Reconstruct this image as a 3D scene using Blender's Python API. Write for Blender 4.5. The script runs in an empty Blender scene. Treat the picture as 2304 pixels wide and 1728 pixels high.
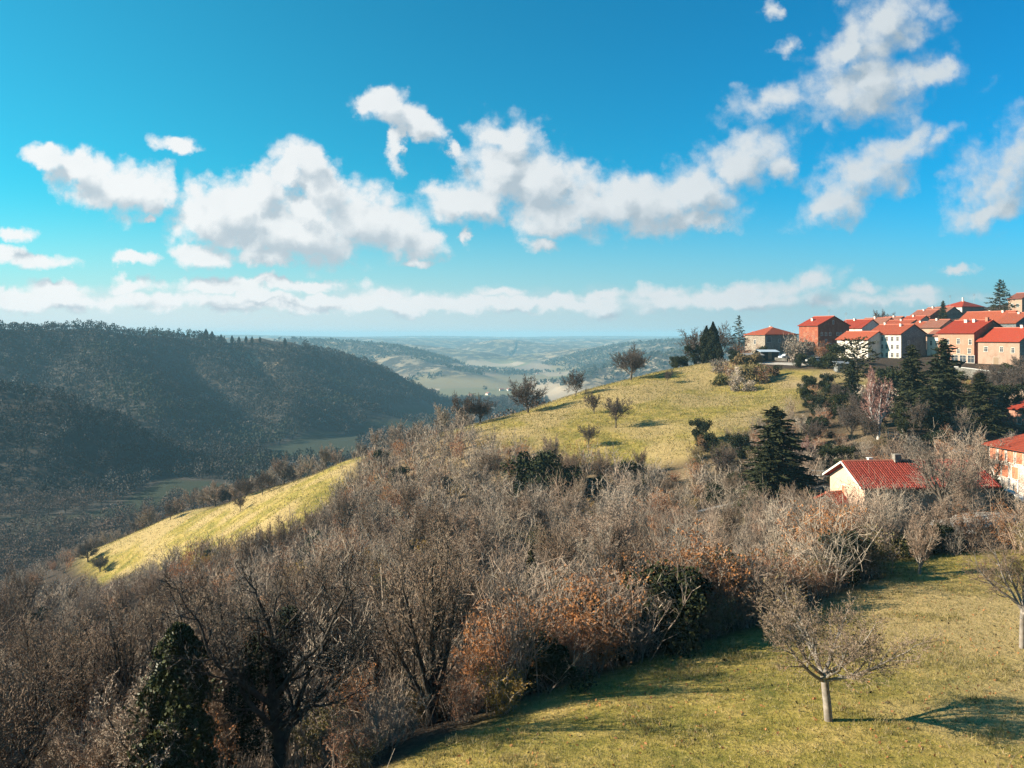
import bpy, math, random
import numpy as np
R = math.radians
S = bpy.context.scene
COL = S.collection
rng = np.random.default_rng(7)
random.seed(7)
# ------------------------------------------------------------------ camera
F, H0 = 804.0, 335.0          # focal length and horizon row in a 1024x768 frame
cam = bpy.data.cameras.new('camera'); camo = bpy.data.objects.new('camera', cam); COL.objects.link(camo)
cam.sensor_width = 36.0; cam.lens = 36.0 * F / 1024.0; cam.shift_y = (H0 - 384.0) / 1024.0
cam.clip_start = 0.1; cam.clip_end = 40000.0
camo.location = (0, 0, 0); camo.rotation_euler = (R(90), 0, 0)
S.camera = camo
# ------------------------------------------------------------------ light, exposure
SUN_EL, SUN_AZ = R(26.0), R(3.0)      # azimuth: how far the shadows lean away from the camera
sl = bpy.data.lights.new('sun', 'SUN'); sl.energy = 5.0; sl.angle = R(0.5); sl.color = (1.0, 0.87, 0.70)
so = bpy.data.objects.new('sun', sl); COL.objects.link(so)
from mathutils import Vector, Matrix
sdir = Vector((math.cos(SUN_EL) * math.cos(SUN_AZ), math.cos(SUN_EL) * math.sin(SUN_AZ), -math.sin(SUN_EL)))
so.rotation_euler = sdir.to_track_quat('-Z', 'Y').to_euler()
S.view_settings.view_transform = 'Standard'; S.view_settings.look = 'None'
S.view_settings.exposure = 1.5; S.view_settings.gamma = 1.0
S.cycles.max_bounces = 5; S.cycles.diffuse_bounces = 2; S.cycles.volume_bounces = 0
S.cycles.glossy_bounces = 1; S.cycles.transmission_bounces = 1; S.cycles.transparent_max_bounces = 4
S.cycles.use_denoising = True; S.cycles.denoising_prefilter = 'NONE'
S.cycles.use_adaptive_sampling = True; S.cycles.adaptive_threshold = 0.02

# ------------------------------------------------------------------ node helpers
def N(nt, typ, loc=None, **kw):
    n = nt.nodes.new(typ)
    for k, v in kw.items():
        if k.startswith('i_'):
            n.inputs[k[2:].replace('_', ' ')].default_value = v
        else: setattr(n, k, v)
    return n
def setin(nt, sock, v):
    if isinstance(v, bpy.types.NodeSocket): nt.links.new(v, sock)
    elif v is not None: sock.default_value = v
def M(nt, op, a, b=None, c=None, clamp=False):
    n = nt.nodes.new('ShaderNodeMath'); n.operation = op; n.use_clamp = clamp
    setin(nt, n.inputs[0], a); setin(nt, n.inputs[1], b); setin(nt, n.inputs[2], c)
    return n.outputs[0]
def MIX(nt, f, a, b, mode='MIX', clamp=False):
    n = nt.nodes.new('ShaderNodeMix'); n.data_type = 'RGBA'; n.blend_type = mode; n.clamp_factor = True
    setin(nt, n.inputs[0], f)
    for s, v in ((n.inputs[6], a), (n.inputs[7], b)):
        if isinstance(v, tuple) and len(v) == 3: v = (*v, 1)
        setin(nt, s, v)
    return n.outputs[2]
def SMOOTH(nt, v, lo, hi):
    if isinstance(hi, bpy.types.NodeSocket):
        n = nt.nodes.new('ShaderNodeMapRange'); n.interpolation_type = 'SMOOTHSTEP'; setin(nt, n.inputs[0], v); setin(nt, n.inputs[1], lo); setin(nt, n.inputs[2], hi); return n.outputs[0]
    n = nt.nodes.new('ShaderNodeMapRange'); n.interpolation_type = 'SMOOTHSTEP'
    setin(nt, n.inputs[0], v); n.inputs[1].default_value = lo; n.inputs[2].default_value = hi
    return n.outputs[0]
def RAMP(nt, f, stops, interp='LINEAR'):
    n = nt.nodes.new('ShaderNodeValToRGB'); cr = n.color_ramp; cr.interpolation = interp
    while len(cr.elements) < len(stops): cr.elements.new(0.5)
    for e, (p, c) in zip(cr.elements, stops): e.position = p; e.color = (*c, 1)
    setin(nt, n.inputs[0], f); return n.outputs[0]
def NOISE(nt, vec, scale, detail=4, rough=0.55, dist=0.0, dim='3D'):
    n = nt.nodes.new('ShaderNodeTexNoise'); n.noise_dimensions = dim
    n.inputs['Scale'].default_value = scale; n.inputs['Detail'].default_value = detail
    n.inputs['Roughness'].default_value = rough; n.inputs['Distortion'].default_value = dist
    if vec is not None: nt.links.new(vec, n.inputs['Vector'])
    return n.outputs[0]

# ------------------------------------------------------------------ world: sky texture with cumulus clouds
W = bpy.data.worlds.new("World"); S.world = W; W.use_nodes = True
nt = W.node_tree; nt.nodes.clear()
sky = N(nt, 'ShaderNodeTexSky', sky_type='NISHITA', sun_disc=False, sun_elevation=SUN_EL,
        sun_rotation=R(270) - SUN_AZ, altitude=500.0, air_density=1.0, dust_density=0.8, ozone_density=3.0)
geo = N(nt, 'ShaderNodeNewGeometry')
tc = N(nt, 'ShaderNodeTexCoord')
sep = N(nt, 'ShaderNodeSeparateXYZ'); nt.links.new(tc.outputs['Generated'], sep.inputs[0])
ay = M(nt, 'MAXIMUM', M(nt, 'ABSOLUTE', sep.outputs[1]), 0.12)
u = M(nt, 'DIVIDE', sep.outputs[0], ay); v = M(nt, 'DIVIDE', sep.outputs[2], ay)
cmb = N(nt, 'ShaderNodeCombineXYZ'); nt.links.new(u, cmb.inputs[0]); nt.links.new(v, cmb.inputs[1])
# cloud bodies: (x, y, half width, half height, tilt degrees, softness)  along azimuth / elevation of the sky
CL = [
 (112,186,50,24,-6,0),(82,170,34,16,-30,0),(48,158,24,11,0,0),(145,195,26,18,0,0),(178,142,26,8,-8,2),
 (232,210,55,30,10,0),(205,222,38,22,0,0),(290,232,90,26,-4,0),(262,190,30,22,0,0),(305,160,28,13,-15,0),(290,172,14,20,10,0),
 (330,192,40,20,-35,0),(365,218,46,28,-25,0),(425,240,24,16,-20,0),(400,228,30,18,0,1),(200,257,30,10,0,1),(262,258,38,9,-5,2),(136,258,24,7,0,2),(152,218,7,5,0,2),
 (392,108,36,15,-12,1),(418,122,36,13,-35,1),(396,145,10,22,-5,2),(452,145,12,8,-40,2),(372,106,18,9,10,1),
 (468,235,7,10,0,1),
 (503,168,42,40,0,0),(472,200,46,20,0,0),(540,185,56,34,-25,0),(560,215,46,22,0,0),(600,200,50,30,-8,0),(655,205,55,28,5,0),
 (700,190,54,30,22,0),(740,165,52,27,25,0),(690,222,50,14,4,1),(545,243,28,7,-5,2),(500,140,22,14,0,0),(780,160,24,17,20,2),
 (866,172,62,31,22,1),(905,152,46,24,25,1),(835,208,42,14,18,1),(940,135,22,12,40,3),
 (1005,180,52,40,25,0),(985,215,48,16,15,1),(1040,150,46,40,0,0),
 (872,88,84,34,8,1),(775,102,60,16,12,1),(885,25,70,38,30,2),(850,52,50,26,30,2),(930,75,34,20,10,2),(835,88,46,24,15,1),(770,8,14,10,40,3),(790,45,16,10,30,3),
 (15,234,18,7,0,1),(40,262,34,9,0,2),(8,256,22,8,0,2),(960,268,22,5,0,3),
 (800,283,48,13,12,1),(740,290,38,10,8,1),(385,295,24,8,0,1),(500,294,30,7,0,1),(600,297,34,6,0,1),(660,296,26,9,6,1),(870,290,24,8,0,2),(915,291,32,9,0,2),(60,290,44,9,0,2),(130,284,24,8,0,2),(220,290,50,8,-3,2),(296,205,26,18,0,1),
 (60,301,170,9,0,1),(300,303,190,8,0,1),(520,304,210,7,0,1),(720,301,150,9,3,1),(260,285,110,6,0,2),(880,300,110,8,0,2),(530,185,30,26,0,0),(620,190,34,20,0,0),(420,262,20,6,0,2),(555,170,14,12,0,1)]
g = bpy.data.node_groups.new('cloud_field', 'ShaderNodeTree')
g.interface.new_socket('Vector', in_out='INPUT', socket_type='NodeSocketVector')
g.interface.new_socket('Density', in_out='OUTPUT', socket_type='NodeSocketFloat')
g.interface.new_socket('Body', in_out='OUTPUT', socket_type='NodeSocketFloat')
gi = g.nodes.new('NodeGroupInput'); go = g.nodes.new('NodeGroupOutput')
wv = g.nodes.new('ShaderNodeTexNoise'); wv.inputs['Scale'].default_value = 22; wv.inputs['Detail'].default_value = 5; wv.inputs['Roughness'].default_value = 0.6
g.links.new(gi.outputs[0], wv.inputs['Vector'])
vm = g.nodes.new('ShaderNodeVectorMath'); vm.operation = 'SUBTRACT'; g.links.new(wv.outputs['Color'], vm.inputs[0]); vm.inputs[1].default_value = (.5, .5, .5)
vs = g.nodes.new('ShaderNodeVectorMath'); vs.operation = 'MULTIPLY_ADD'; g.links.new(vm.outputs[0], vs.inputs[0]); vs.inputs[1].default_value = (.06, .045, 0); g.links.new(gi.outputs[0], vs.inputs[2])
best = None
for (cx, cy, rx, ry, a, sft) in CL:
    mp = g.nodes.new('ShaderNodeMapping'); mp.vector_type = 'TEXTURE'
    mp.inputs['Location'].default_value = ((cx - 512) / F, (H0 - cy) / F, 0)
    mp.inputs['Rotation'].default_value = (0, 0, R(a)); mp.inputs['Scale'].default_value = (rx * 1.24 / F, ry * 1.36 / F, 1)
    if best is None: g.links.new(vs.outputs[0], mp.inputs['Vector'])
    else:   # chained one after another so that the shader stack stays small
        ch = g.nodes.new('ShaderNodeVectorMath'); ch.operation = 'MULTIPLY_ADD'; g.links.new(best, ch.inputs[0]); ch.inputs[1].default_value = (1e-7, 1e-7, 0)
        g.links.new(vs.outputs[0], ch.inputs[2]); g.links.new(ch.outputs[0], mp.inputs['Vector'])
    ln = g.nodes.new('ShaderNodeVectorMath'); ln.operation = 'LENGTH'; g.links.new(mp.outputs[0], ln.inputs[0])
    e = M(g, 'MULTIPLY_ADD', ln.outputs['Value'], -1.0, 1.30 - 0.05 * sft)
    if best is None: best = e
    else:
        n = g.nodes.new('ShaderNodeMath'); n.operation = 'SMOOTH_MAX'; g.links.new(best, n.inputs[0]); g.links.new(e, n.inputs[1]); n.inputs[2].default_value = 0.18
        best = n.outputs[0]
n1 = NOISE(g, gi.outputs[0], 34, 9, 0.62)
vb = g.nodes.new('ShaderNodeTexVoronoi'); vb.feature = 'SMOOTH_F1'; vb.inputs['Scale'].default_value = 30; vb.inputs['Smoothness'].default_value = 0.4
vb.inputs['Detail'].default_value = 1.0; vb.inputs['Roughness'].default_value = 0.5; g.links.new(vs.outputs[0], vb.inputs['Vector'])
puff = M(g, 'MULTIPLY', M(g, 'SUBTRACT', 0.46, vb.outputs['Distance']), 0.55)
g.links.new(M(g, 'ADD', best, M(g, 'ADD', puff, M(g, 'MULTIPLY', M(g, 'SUBTRACT', n1, 0.5), 1.0))), go.inputs[0])
g.links.new(M(g, 'ADD', best, M(g, 'MULTIPLY', puff, 0.9)), go.inputs[1])
def cloudgrp(vec):
    n = nt.nodes.new('ShaderNodeGroup'); n.node_tree = g; nt.links.new(vec, n.inputs[0]); return n.outputs
d0, b0 = cloudgrp(cmb.outputs[0])
off = N(nt, 'ShaderNodeVectorMath', operation='ADD'); nt.links.new(cmb.outputs[0], off.inputs[0]); off.inputs[1].default_value = (-0.014, 0.026, 0)
d1, b1 = cloudgrp(off.outputs[0])
# haze near the horizon and thin stratus band
side_ = SMOOTH(nt, u, -0.35, 0.7)
alpha = SMOOTH(nt, d0, M(nt, 'MULTIPLY_ADD', side_, 0.10, 0.0), M(nt, 'MULTIPLY_ADD', side_, 0.45, 0.58))
lit = M(nt, 'SUBTRACT', M(nt, 'MULTIPLY_ADD', M(nt, 'SUBTRACT', d0, b0), 0.35, b0), M(nt, 'MULTIPLY_ADD', M(nt, 'SUBTRACT', d1, b1), 0.35, b1))
shade = SMOOTH(nt, M(nt, 'MULTIPLY_ADD', lit, 1.1, M(nt, 'MULTIPLY', b1, -0.7)), -1.25, 0.15)
nsh = NOISE(nt, cmb.outputs[0], 26, 6, 0.5)
shade2 = M(nt, 'MULTIPLY_ADD', M(nt, 'SUBTRACT', nsh, 0.5), 0.35, shade, clamp=True)
side = SMOOTH(nt, u, -0.6, 0.75)
ccol = MIX(nt, shade2, (4.5, 5.2, 5.7), (7.9, 8.0, 8.0))
ccol = MIX(nt, side, ccol, MIX(nt, 1.0, ccol, (0.68, 0.74, 0.78), 'MULTIPLY'))
# tint the physical sky towards the cyan of the photograph
skyt = MIX(nt, 1.0, sky.outputs[0], (0.10, 1.08, 1.26), 'MULTIPLY')
skyt = MIX(nt, 1.0, skyt, MIX(nt, side, (1.7, 1.22, 1.02), (0.50, 0.92, 1.06)), 'MULTIPLY')
hz = SMOOTH(nt, v, 0.24, -0.01)
hz2 = M(nt, 'POWER', hz, 1.9)
skyh = MIX(nt, M(nt, 'MULTIPLY', hz2, 0.93), skyt, MIX(nt, side, (5.6, 6.7, 7.1), (2.9, 4.5, 5.2)))
band = M(nt, 'MULTIPLY', SMOOTH(nt, M(nt, 'MULTIPLY_ADD', NOISE(nt, cmb.outputs[0], 14, 7, 0.6), 0.055, v), 0.092, 0.070), M(nt, 'SUBTRACT', 1.0, M(nt, 'MULTIPLY', side, 0.55)))
skyh = MIX(nt, M(nt, 'MULTIPLY', band, 0.6), skyh, MIX(nt, side, (6.4, 7.0, 7.2), (3.4, 4.7, 5.3)))
final = MIX(nt, M(nt, 'MULTIPLY', alpha, 0.97), skyh, ccol)
final = MIX(nt, 1.0, final, (0.85, 0.85, 0.85), 'MULTIPLY')
bg = N(nt, 'ShaderNodeBackground'); bg.inputs['Strength'].default_value = 0.05
nt.links.new(final, bg.inputs['Color'])
wo = N(nt, 'ShaderNodeOutputWorld'); nt.links.new(bg.outputs[0], wo.inputs['Surface'])
W.cycles.sampling_method = 'NONE'

# ------------------------------------------------------------------ object helpers
def tag(o, label=None, cat=None, group=None, kind=None):
    if label: o['label'] = label
    if cat: o['category'] = cat
    if group: o['group'] = group
    if kind: o['kind'] = kind
    return o
def fast_mesh(name, verts, faces, mat=None, smooth=False):
    """verts (n,3) array, faces (m,k) array with one k"""
    me = bpy.data.meshes.new(name)
    verts = np.asarray(verts, dtype=np.float32); faces = np.asarray(faces, dtype=np.int32)
    k = faces.shape[1]; m = faces.shape[0]
    me.vertices.add(len(verts)); me.vertices.foreach_set('co', verts.ravel())
    me.loops.add(m * k); me.loops.foreach_set('vertex_index', faces.ravel())
    me.polygons.add(m); me.polygons.foreach_set('loop_start', np.arange(0, m * k, k, dtype=np.int32))
    if smooth: me.polygons.foreach_set('use_smooth', np.ones(m, dtype=bool))
    me.update(calc_edges=True)
    if mat: me.materials.append(mat)
    return me
def link(name, me, parent=None, loc=None):
    o = bpy.data.objects.new(name, me); COL.objects.link(o)
    if parent: o.parent = parent
    if loc is not None: o.location = loc
    return o
class MB:
    """collects boxes / prisms / polygons of one part"""
    def __init__(s): s.v = []; s.f = []
    def poly(s, vs, fs):
        b = len(s.v); s.v += [tuple(p) for p in vs]; s.f += [tuple(i + b for i in f) for f in fs]; return s
    def box(s, x0, x1, y0, y1, z0, z1):
        return s.poly([(x0,y0,z0),(x1,y0,z0),(x1,y1,z0),(x0,y1,z0),(x0,y0,z1),(x1,y0,z1),(x1,y1,z1),(x0,y1,z1)],
                      [(0,3,2,1),(4,5,6,7),(0,1,5,4),(1,2,6,5),(2,3,7,6),(3,0,4,7)])
    def slab(s, quad, t):
        q = [Vector(p) for p in quad]; n = (q[1]-q[0]).cross(q[2]-q[0]).normalized() * t
        k = len(q)
        vs = [p for p in q] + [p + n for p in q]
        fs = [tuple(range(k))[::-1], tuple(range(k, 2*k))] + [(i, (i+1) % k, (i+1) % k + k, i + k) for i in range(k)]
        return s.poly(vs, fs)
    def tube(s, p0, p1, r0, r1=None, n=8):
        r1 = r0 if r1 is None else r1
        p0 = Vector(p0); p1 = Vector(p1); d = (p1 - p0).normalized()
        a = d.orthogonal().normalized(); b = d.cross(a)
        vs = [p0 + (a*math.cos(2*math.pi*i/n) + b*math.sin(2*math.pi*i/n))*r0 for i in range(n)]
        vs += [p1 + (a*math.cos(2*math.pi*i/n) + b*math.sin(2*math.pi*i/n))*r1 for i in range(n)]
        return s.poly(vs, [(i, (i+1) % n, (i+1) % n + n, i+n) for i in range(n)] + [tuple(range(n))[::-1], tuple(range(n, 2*n))])
    def build(s, name, mat, parent=None, bevel=0.0):
        me = bpy.data.meshes.new(name); me.from_pydata(s.v, [], s.f); me.update()
        if mat: me.materials.append(mat)
        o = link(name, me, parent)
        if bevel:
            b = o.modifiers.new('bevel', 'BEVEL'); b.width = bevel; b.segments = 2
        return o
def empty(name, loc, rz=0.0):
    o = bpy.data.objects.new(name, None); COL.objects.link(o); o.location = loc; o.rotation_euler = (0, 0, rz)
    o.empty_display_size = 0.5
    return o

# ------------------------------------------------------------------ terrain height
def vnoise(x, y, seed=0):
    xi = np.floor(x).astype(np.int64); yi = np.floor(y).astype(np.int64)
    fx = x - xi; fy = y - yi; fx = fx*fx*(3-2*fx); fy = fy*fy*(3-2*fy)
    def h(a, b):
        n = (a * 374761393 + b * 668265263 + seed * 974711) & 0x7fffffff
        n = ((n ^ (n >> 13)) * 1274126177) & 0x7fffffff
        return ((n ^ (n >> 16)) & 0xffff) / 65535.0
    return (h(xi,yi)*(1-fx)+h(xi+1,yi)*fx)*(1-fy) + (h(xi,yi+1)*(1-fx)+h(xi+1,yi+1)*fx)*fy
def fbm(x, y, sc, oct=4, seed=0):
    r = 0; a = 0.5; t = 0
    for i in range(oct):
        r = r + a*(vnoise(x/sc, y/sc, seed+i)-0.5); t += a; a *= 0.5; sc *= 0.5
    return r/t*2
def sstep(a, b, x):
    t = np.clip((x-a)/(b-a), 0, 1); return t*t*(3-2*t)
def P(px, py, Y): return ((px-512)/F*Y, Y, (H0-py)/F*Y)
NEAR = [P(*t) for t in [
 # foreground meadow
 (1023,768,24.5),(829,724,28.5),(700,768,25.5),(1023,648,38.5),(400,768,27),(550,700,34),(740,640,43),(900,575,54),(1000,560,58),(1100,560,58),(1150,700,32),
 (1010,522,72),(950,524,73),(1080,520,74),(870,545,66),(845,518,80),(930,508,84),(1000,484,106),(1060,500,90),(1100,470,115),
 # gully with the thicket
 (278,790,30),(0,768,40),(0,700,62),(100,650,85),(-100,700,60),(-100,620,100),(200,600,130),(350,545,112),(500,545,88),(600,520,100),(700,500,108),(400,610,66),(550,590,62),(680,560,68),(780,520,88),(775,508,96),
 (640,478,122),(560,462,134),(480,446,150),(840,445,130),(878,435,127),(950,440,124),(1010,430,128),(760,440,130),
 # hill meadow, crest
 (616,429,150),(690,405,165),(700,382,190),(740,395,175),(780,398,162),(528,413,178),(580,394,190),(630,379.6,200),(697,364,215),(575,416,165),(470,427,172),(430,440,172),(400,449,178),
 # left spur meadow
 (343,463,190),(300,500,160),(330,495,160),(250,495,210),(250,530,165),(170,518,232),(190,545,190),(79,556,250),(110,578,210),(0,598,262),(0,640,160),(-150,640,280),(-200,640,120),
 # village
 (720,363,222),(780,356,225),(833,351,232),(880,358,205),(925,362,190),(972,364,184),(1020,367,175),(1100,368,175),(900,392,165),(980,385,165),(1040,382,165),(820,375,180),
 (860,335,270),(930,322,275),(990,312,285),(1023,304,285),(1120,298,290),(800,340,262),(900,335,240),(960,330,235),(1060,322,230),(940,316,320),(1080,300,330)]]
crX = np.array([-420,-250,-166,-135,-98,-75,-40,-24,-9,3.5,16,29.3,49,65,95,140,200,500.])
crY = np.array([300,272,262,250,232,210,190,179,174,178,190,200,216,232,275,305,330,360.])
for cx_, back, dz in [(cx, b, d) for cx in (-250,-166,-98,-40,-9,16,49) for b, d in ((45,-17),(120,-52))]:
    cy_ = float(np.interp(cx_, crX, crY)); best_ = min(NEAR, key=lambda q: (q[0]-cx_)**2 + (q[1]-cy_)**2)
    NEAR.append((cx_ - back*0.25, cy_ + back, max(best_[2] + dz, -92)))
for cx_ in (110, 180, 260): NEAR.append((cx_, 400, -25)); NEAR.append((cx_, 450, -60))
NP_ = np.array(NEAR)
def _U(r2): return np.where(r2 > 0, 0.5*r2*np.log(r2 + 1e-12), 0)
_n = len(NP_); _X = NP_[:, :2]/100.0
_K = _U(((_X[:, None]-_X[None])**2).sum(-1)) + np.eye(_n)*4e-4
_Pm = np.c_[np.ones(_n), _X]
_A = np.block([[_K, _Pm], [_Pm.T, np.zeros((3, 3))]])
_c = np.linalg.solve(_A, np.r_[NP_[:, 2], 0, 0, 0])
def near_h(x, y):
    x = np.clip(x, -280, 230)/100.0; y = np.clip(y, -10, 460)/100.0
    out = _c[_n] + _c[_n+1]*x + _c[_n+2]*y
    for i in range(_n): out = out + _c[i]*_U((x-_X[i, 0])**2 + (y-_X[i, 1])**2)
    return out
# far ridges: crest points (px, py, Y), slope, crest rounding
RID = [
 ([(-500,310,700),(-150,316,820),(0,329,860),(90,334,920),(190,341,1000),(230,344,1030),(262,340,1050),(292,344,1060),(326,353,1090),(362,364,1130),(395,376,1180),(430,390,1220),(463,401,1240),(512,413,1200)], 0.50, 22),
 ([(190,341,1000),(225,368,900),(262,383,860),(310,391,850),(350,404,840),(390,417,835),(425,428,825)], 0.50, 14),
 ([(-500,370,520),(-150,388,520),(0,398,525),(60,404,530),(110,421,540),(160,446,555),(200,470,560),(232,492,555)], 0.50, 12),
 ([(292,344,1060),(298,372,930),(285,400,800),(270,428,730)], 0.5, 10),
 ([(90,334,920),(110,365,780),(140,400,690)], 0.5, 10),
 ([(200,337,3000),(287,339,2800),(340,342,2700),(380,346,2600),(403,350,2500),(440,360,2400),(477,369,2300),(505,381,2150)], 0.32, 60),
 ([(380,346,2600),(420,362,2250),(455,374,2050),(485,384,1900)], 0.28, 50),
 ([(430,356,4700),(455,349,4600),(478,342.5,4500),(500,339.6,4400),(520,340.4,4400),(560,345,4300),(620,346,4200)], 0.28, 80),
 ([(900,335,2600),(760,337,2600),(700,339,2700),(650,342.5,2900),(600,346,3200),(550,351,3400),(510,356,3500)], 0.26, 70),
 ([(800,344,1900),(720,349,1800),(660,357,1750),(610,368,1750),(575,379,1800)], 0.26, 50),
 ([(820,352,1300),(740,362,1250),(680,372,1200),(640,384,1180),(600,398,1200)], 0.32, 40),
 ([(760,345,2300),(680,352,2300),(630,360,2250),(590,368,2200),(560,376,2200)], 0.24, 60),
 ([(-900,333,6500),(-200,334,6500),(250,335,6500),(320,336.5,6300),(400,338,6200),(520,338.5,6300),(640,338.5,6200),(800,337,6200),(1400,336,6000)], 0.2, 300),
 ([(-900,333,8600),(0,334,8600),(260,335.2,8600),(350,336.8,8600),(430,335.6,8600),(512,336.9,8600),(600,335.8,8600),(700,336.6,8600),(800,335.4,8600),(1400,334,8600)], 0.15, 300),
 ([(530,347,5400),(560,342,5200),(620,339.6,5000),(690,338.8,4800),(760,338,4800)], 0.2, 120),
 ([(300,340,3900),(380,342,3800),(430,346,3700),(475,352,3500)], 0.26, 70),
 ([(250,338,5200),(340,337.5,5200),(420,340,5200),(470,341,5300)], 0.24, 90),
]
RID = [(np.array([P(*p) for p in pts]), s, r) for pts, s, r in RID]
def seg_dist(x, y, pts):
    bd = np.full(x.shape, 1e9); bz = np.zeros(x.shape)
    for a, b in zip(pts[:-1], pts[1:]):
        dx, dy = b[0]-a[0], b[1]-a[1]
        t = np.clip(((x-a[0])*dx + (y-a[1])*dy)/(dx*dx+dy*dy), 0, 1)
        d = np.hypot(x-a[0]-t*dx, y-a[1]-t*dy)
        z = a[2]*(1-t) + b[2]*t
        m = d < bd; bd = np.where(m, d, bd); bz = np.where(m, z, bz)
    return bd, bz
def floor_h(y): return -85 - 0.03*(np.clip(y, 400, 1550)-400)
def far_h(x, y):
    wx = x + fbm(x, y, 260, 3, 11)*35*sstep(300, 900, y); wy = y + fbm(x, y, 260, 3, 12)*35*sstep(300, 900, y)
    fl = floor_h(y) + fbm(x, y, 300, 3, 5)*2
    h = fl
    for pts, s, r in RID:
        d, z = seg_dist(wx, wy, pts)
        v = z - s*(np.sqrt(d*d + r*r) - r)
        k = 10.0
        dd = np.clip(0.5 + 0.5*(v-h)/k, 0, 1)
        h = h*(1-dd) + v*dd + k*dd*(1-dd)
    rel = np.clip((h-fl)/30, 0, 1)
    return h + rel*(fbm(x, y, 110, 4, 21)*9+fbm(x, y, 45, 2, 22)*2.5)*(1-0.7*sstep(1500, 3000, y))
def HT(x, y):
    x = np.asarray(x, float); y = np.asarray(y, float)
    c = np.interp(x, crX, crY)
    w = sstep(70, 230, y-c)
    n = near_h(x, y) + fbm(x, y, 18, 3, 3)*0.45*sstep(30, 90, y) + fbm(x, y, 4, 2, 4)*0.12
    mound = sstep(10, 2, y); my = -1.65 + 0.0*x
    n = n*(1-mound) + my*mound
    if np.ndim(x) and not (w > 0).any(): return n
    f = far_h(x, y)
    return n*(1-w) + f*w
def hz_(x, y): return float(HT(np.array([float(x)]), np.array([float(y)]))[0])
_ys = np.concatenate([np.arange(19, 120, 0.5), np.arange(120, 420, 1.0)])
def hit(px, py, ymin=19):
    """point of the near terrain seen at a place of the photograph"""
    k = (px-512)/F; zr = (H0-py)/F*_ys; h = HT(k*_ys, _ys)
    i = np.where((h >= zr) & (_ys >= ymin))[0]
    if len(i) == 0: i = [int(np.argmax(np.where(_ys < 270, (h-zr)/_ys, -9)))]   # just above a crest: stand on it
    Y = float(_ys[i[0]]); return (k*Y, Y, float(h[i[0]]))
def poly_of(pts):
    return np.array([hit(*p)[:2] if len(p) == 2 else (P(p[0], 0, p[2])[0], p[2]) for p in pts])
def inside(x, y, poly):
    c = np.zeros(np.shape(x), bool); n = len(poly); j = n-1
    for i in range(n):
        xi, yi = poly[i]; xj, yj = poly[j]
        c ^= ((yi > y) != (yj > y)) & (x < (xj-xi)*(y-yi)/(yj-yi+1e-12) + xi); j = i
    return c
def sdist_poly(x, y, poly):
    d = np.full(np.shape(x), 1e9); n = len(poly)
    for i in range(n):
        a = poly[i]; b = poly[(i+1) % n]; dx, dy = b-a
        t = np.clip(((x-a[0])*dx+(y-a[1])*dy)/(dx*dx+dy*dy+1e-9), 0, 1)
        d = np.minimum(d, np.hypot(x-a[0]-t*dx, y-a[1]-t*dy))
    return np.where(inside(x, y, poly), d, -d)
MEAD_F = np.array([(-7,20),(-4.5,27),(0.5,34),(6,39),(12.2,44),(19,49),(25,54),(27,59),(36,61),(60,60),(60,20)])
MEAD_H = poly_of([(430,441),(470,433),(500,452),(555,462),(602,466),(648,470),(694,452),(740,436),(787,412),(800,400),(790,385),(720,373),(0,0)][:-2] ) if True else None
def above_crest(px, d=12):
    # point a little behind the crest along a bearing
    for Y in np.arange(150, 300, 1.0):
        x = (px-512)/F*Y
        if Y > np.interp(x, crX, crY) + d: return (x, Y)
MEAD_H = np.array(list(map(tuple, MEAD_H)) + [above_crest(p) for p in (697, 630, 580, 528, 480, 440)])
MEAD_L = np.array([hit(*p)[:2] for p in [(350,474),(330,505),(292,532),(240,548),(208,552),(150,570),(111,582),(80,572)]] + [above_crest(p, 10) for p in (79, 120, 170, 210, 250, 300, 343, 365)])
PATCH = np.array([hit(*p)[:2] for p in [(700,512),(735,508),(740,525),(700,530)]])
GARD = poly_of([(720,372),(800,370),(840,372),(890,374),(940,374),(1010,376),(1010,392),(940,390),(845,388),(855,395),(800,402),(760,396),(720,380)])
# valley axis with meadows on the floor
AXIS = np.array([(-330,330,0),(-205,400,0),(-175,520,0),(-158,610,0),(-140,760,0),(-125,900,0),(-118,1100,0),(-122,1300,0),(-60,1800,0)], float)

# ------------------------------------------------------------------ ground sheet
def sinh_lines(lo, hi, s, n):
    a = math.asinh(lo/s); b = math.asinh(hi/s); return s*np.sinh(np.linspace(a, b, n))
gx = sinh_lines(-9000, 9000, 70, 760); gy = sinh_lines(-120, 9000, 75, 760)
GX, GY = np.meshgrid(gx, gy); GZ = HT(GX.ravel(), GY.ravel()).reshape(GX.shape)
nx, ny = len(gx), len(gy)
idx = np.arange(nx*ny).reshape(ny, nx)
gf = np.stack([idx[:-1, :-1], idx[:-1, 1:], idx[1:, 1:], idx[1:, :-1]], -1).reshape(-1, 4)

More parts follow.
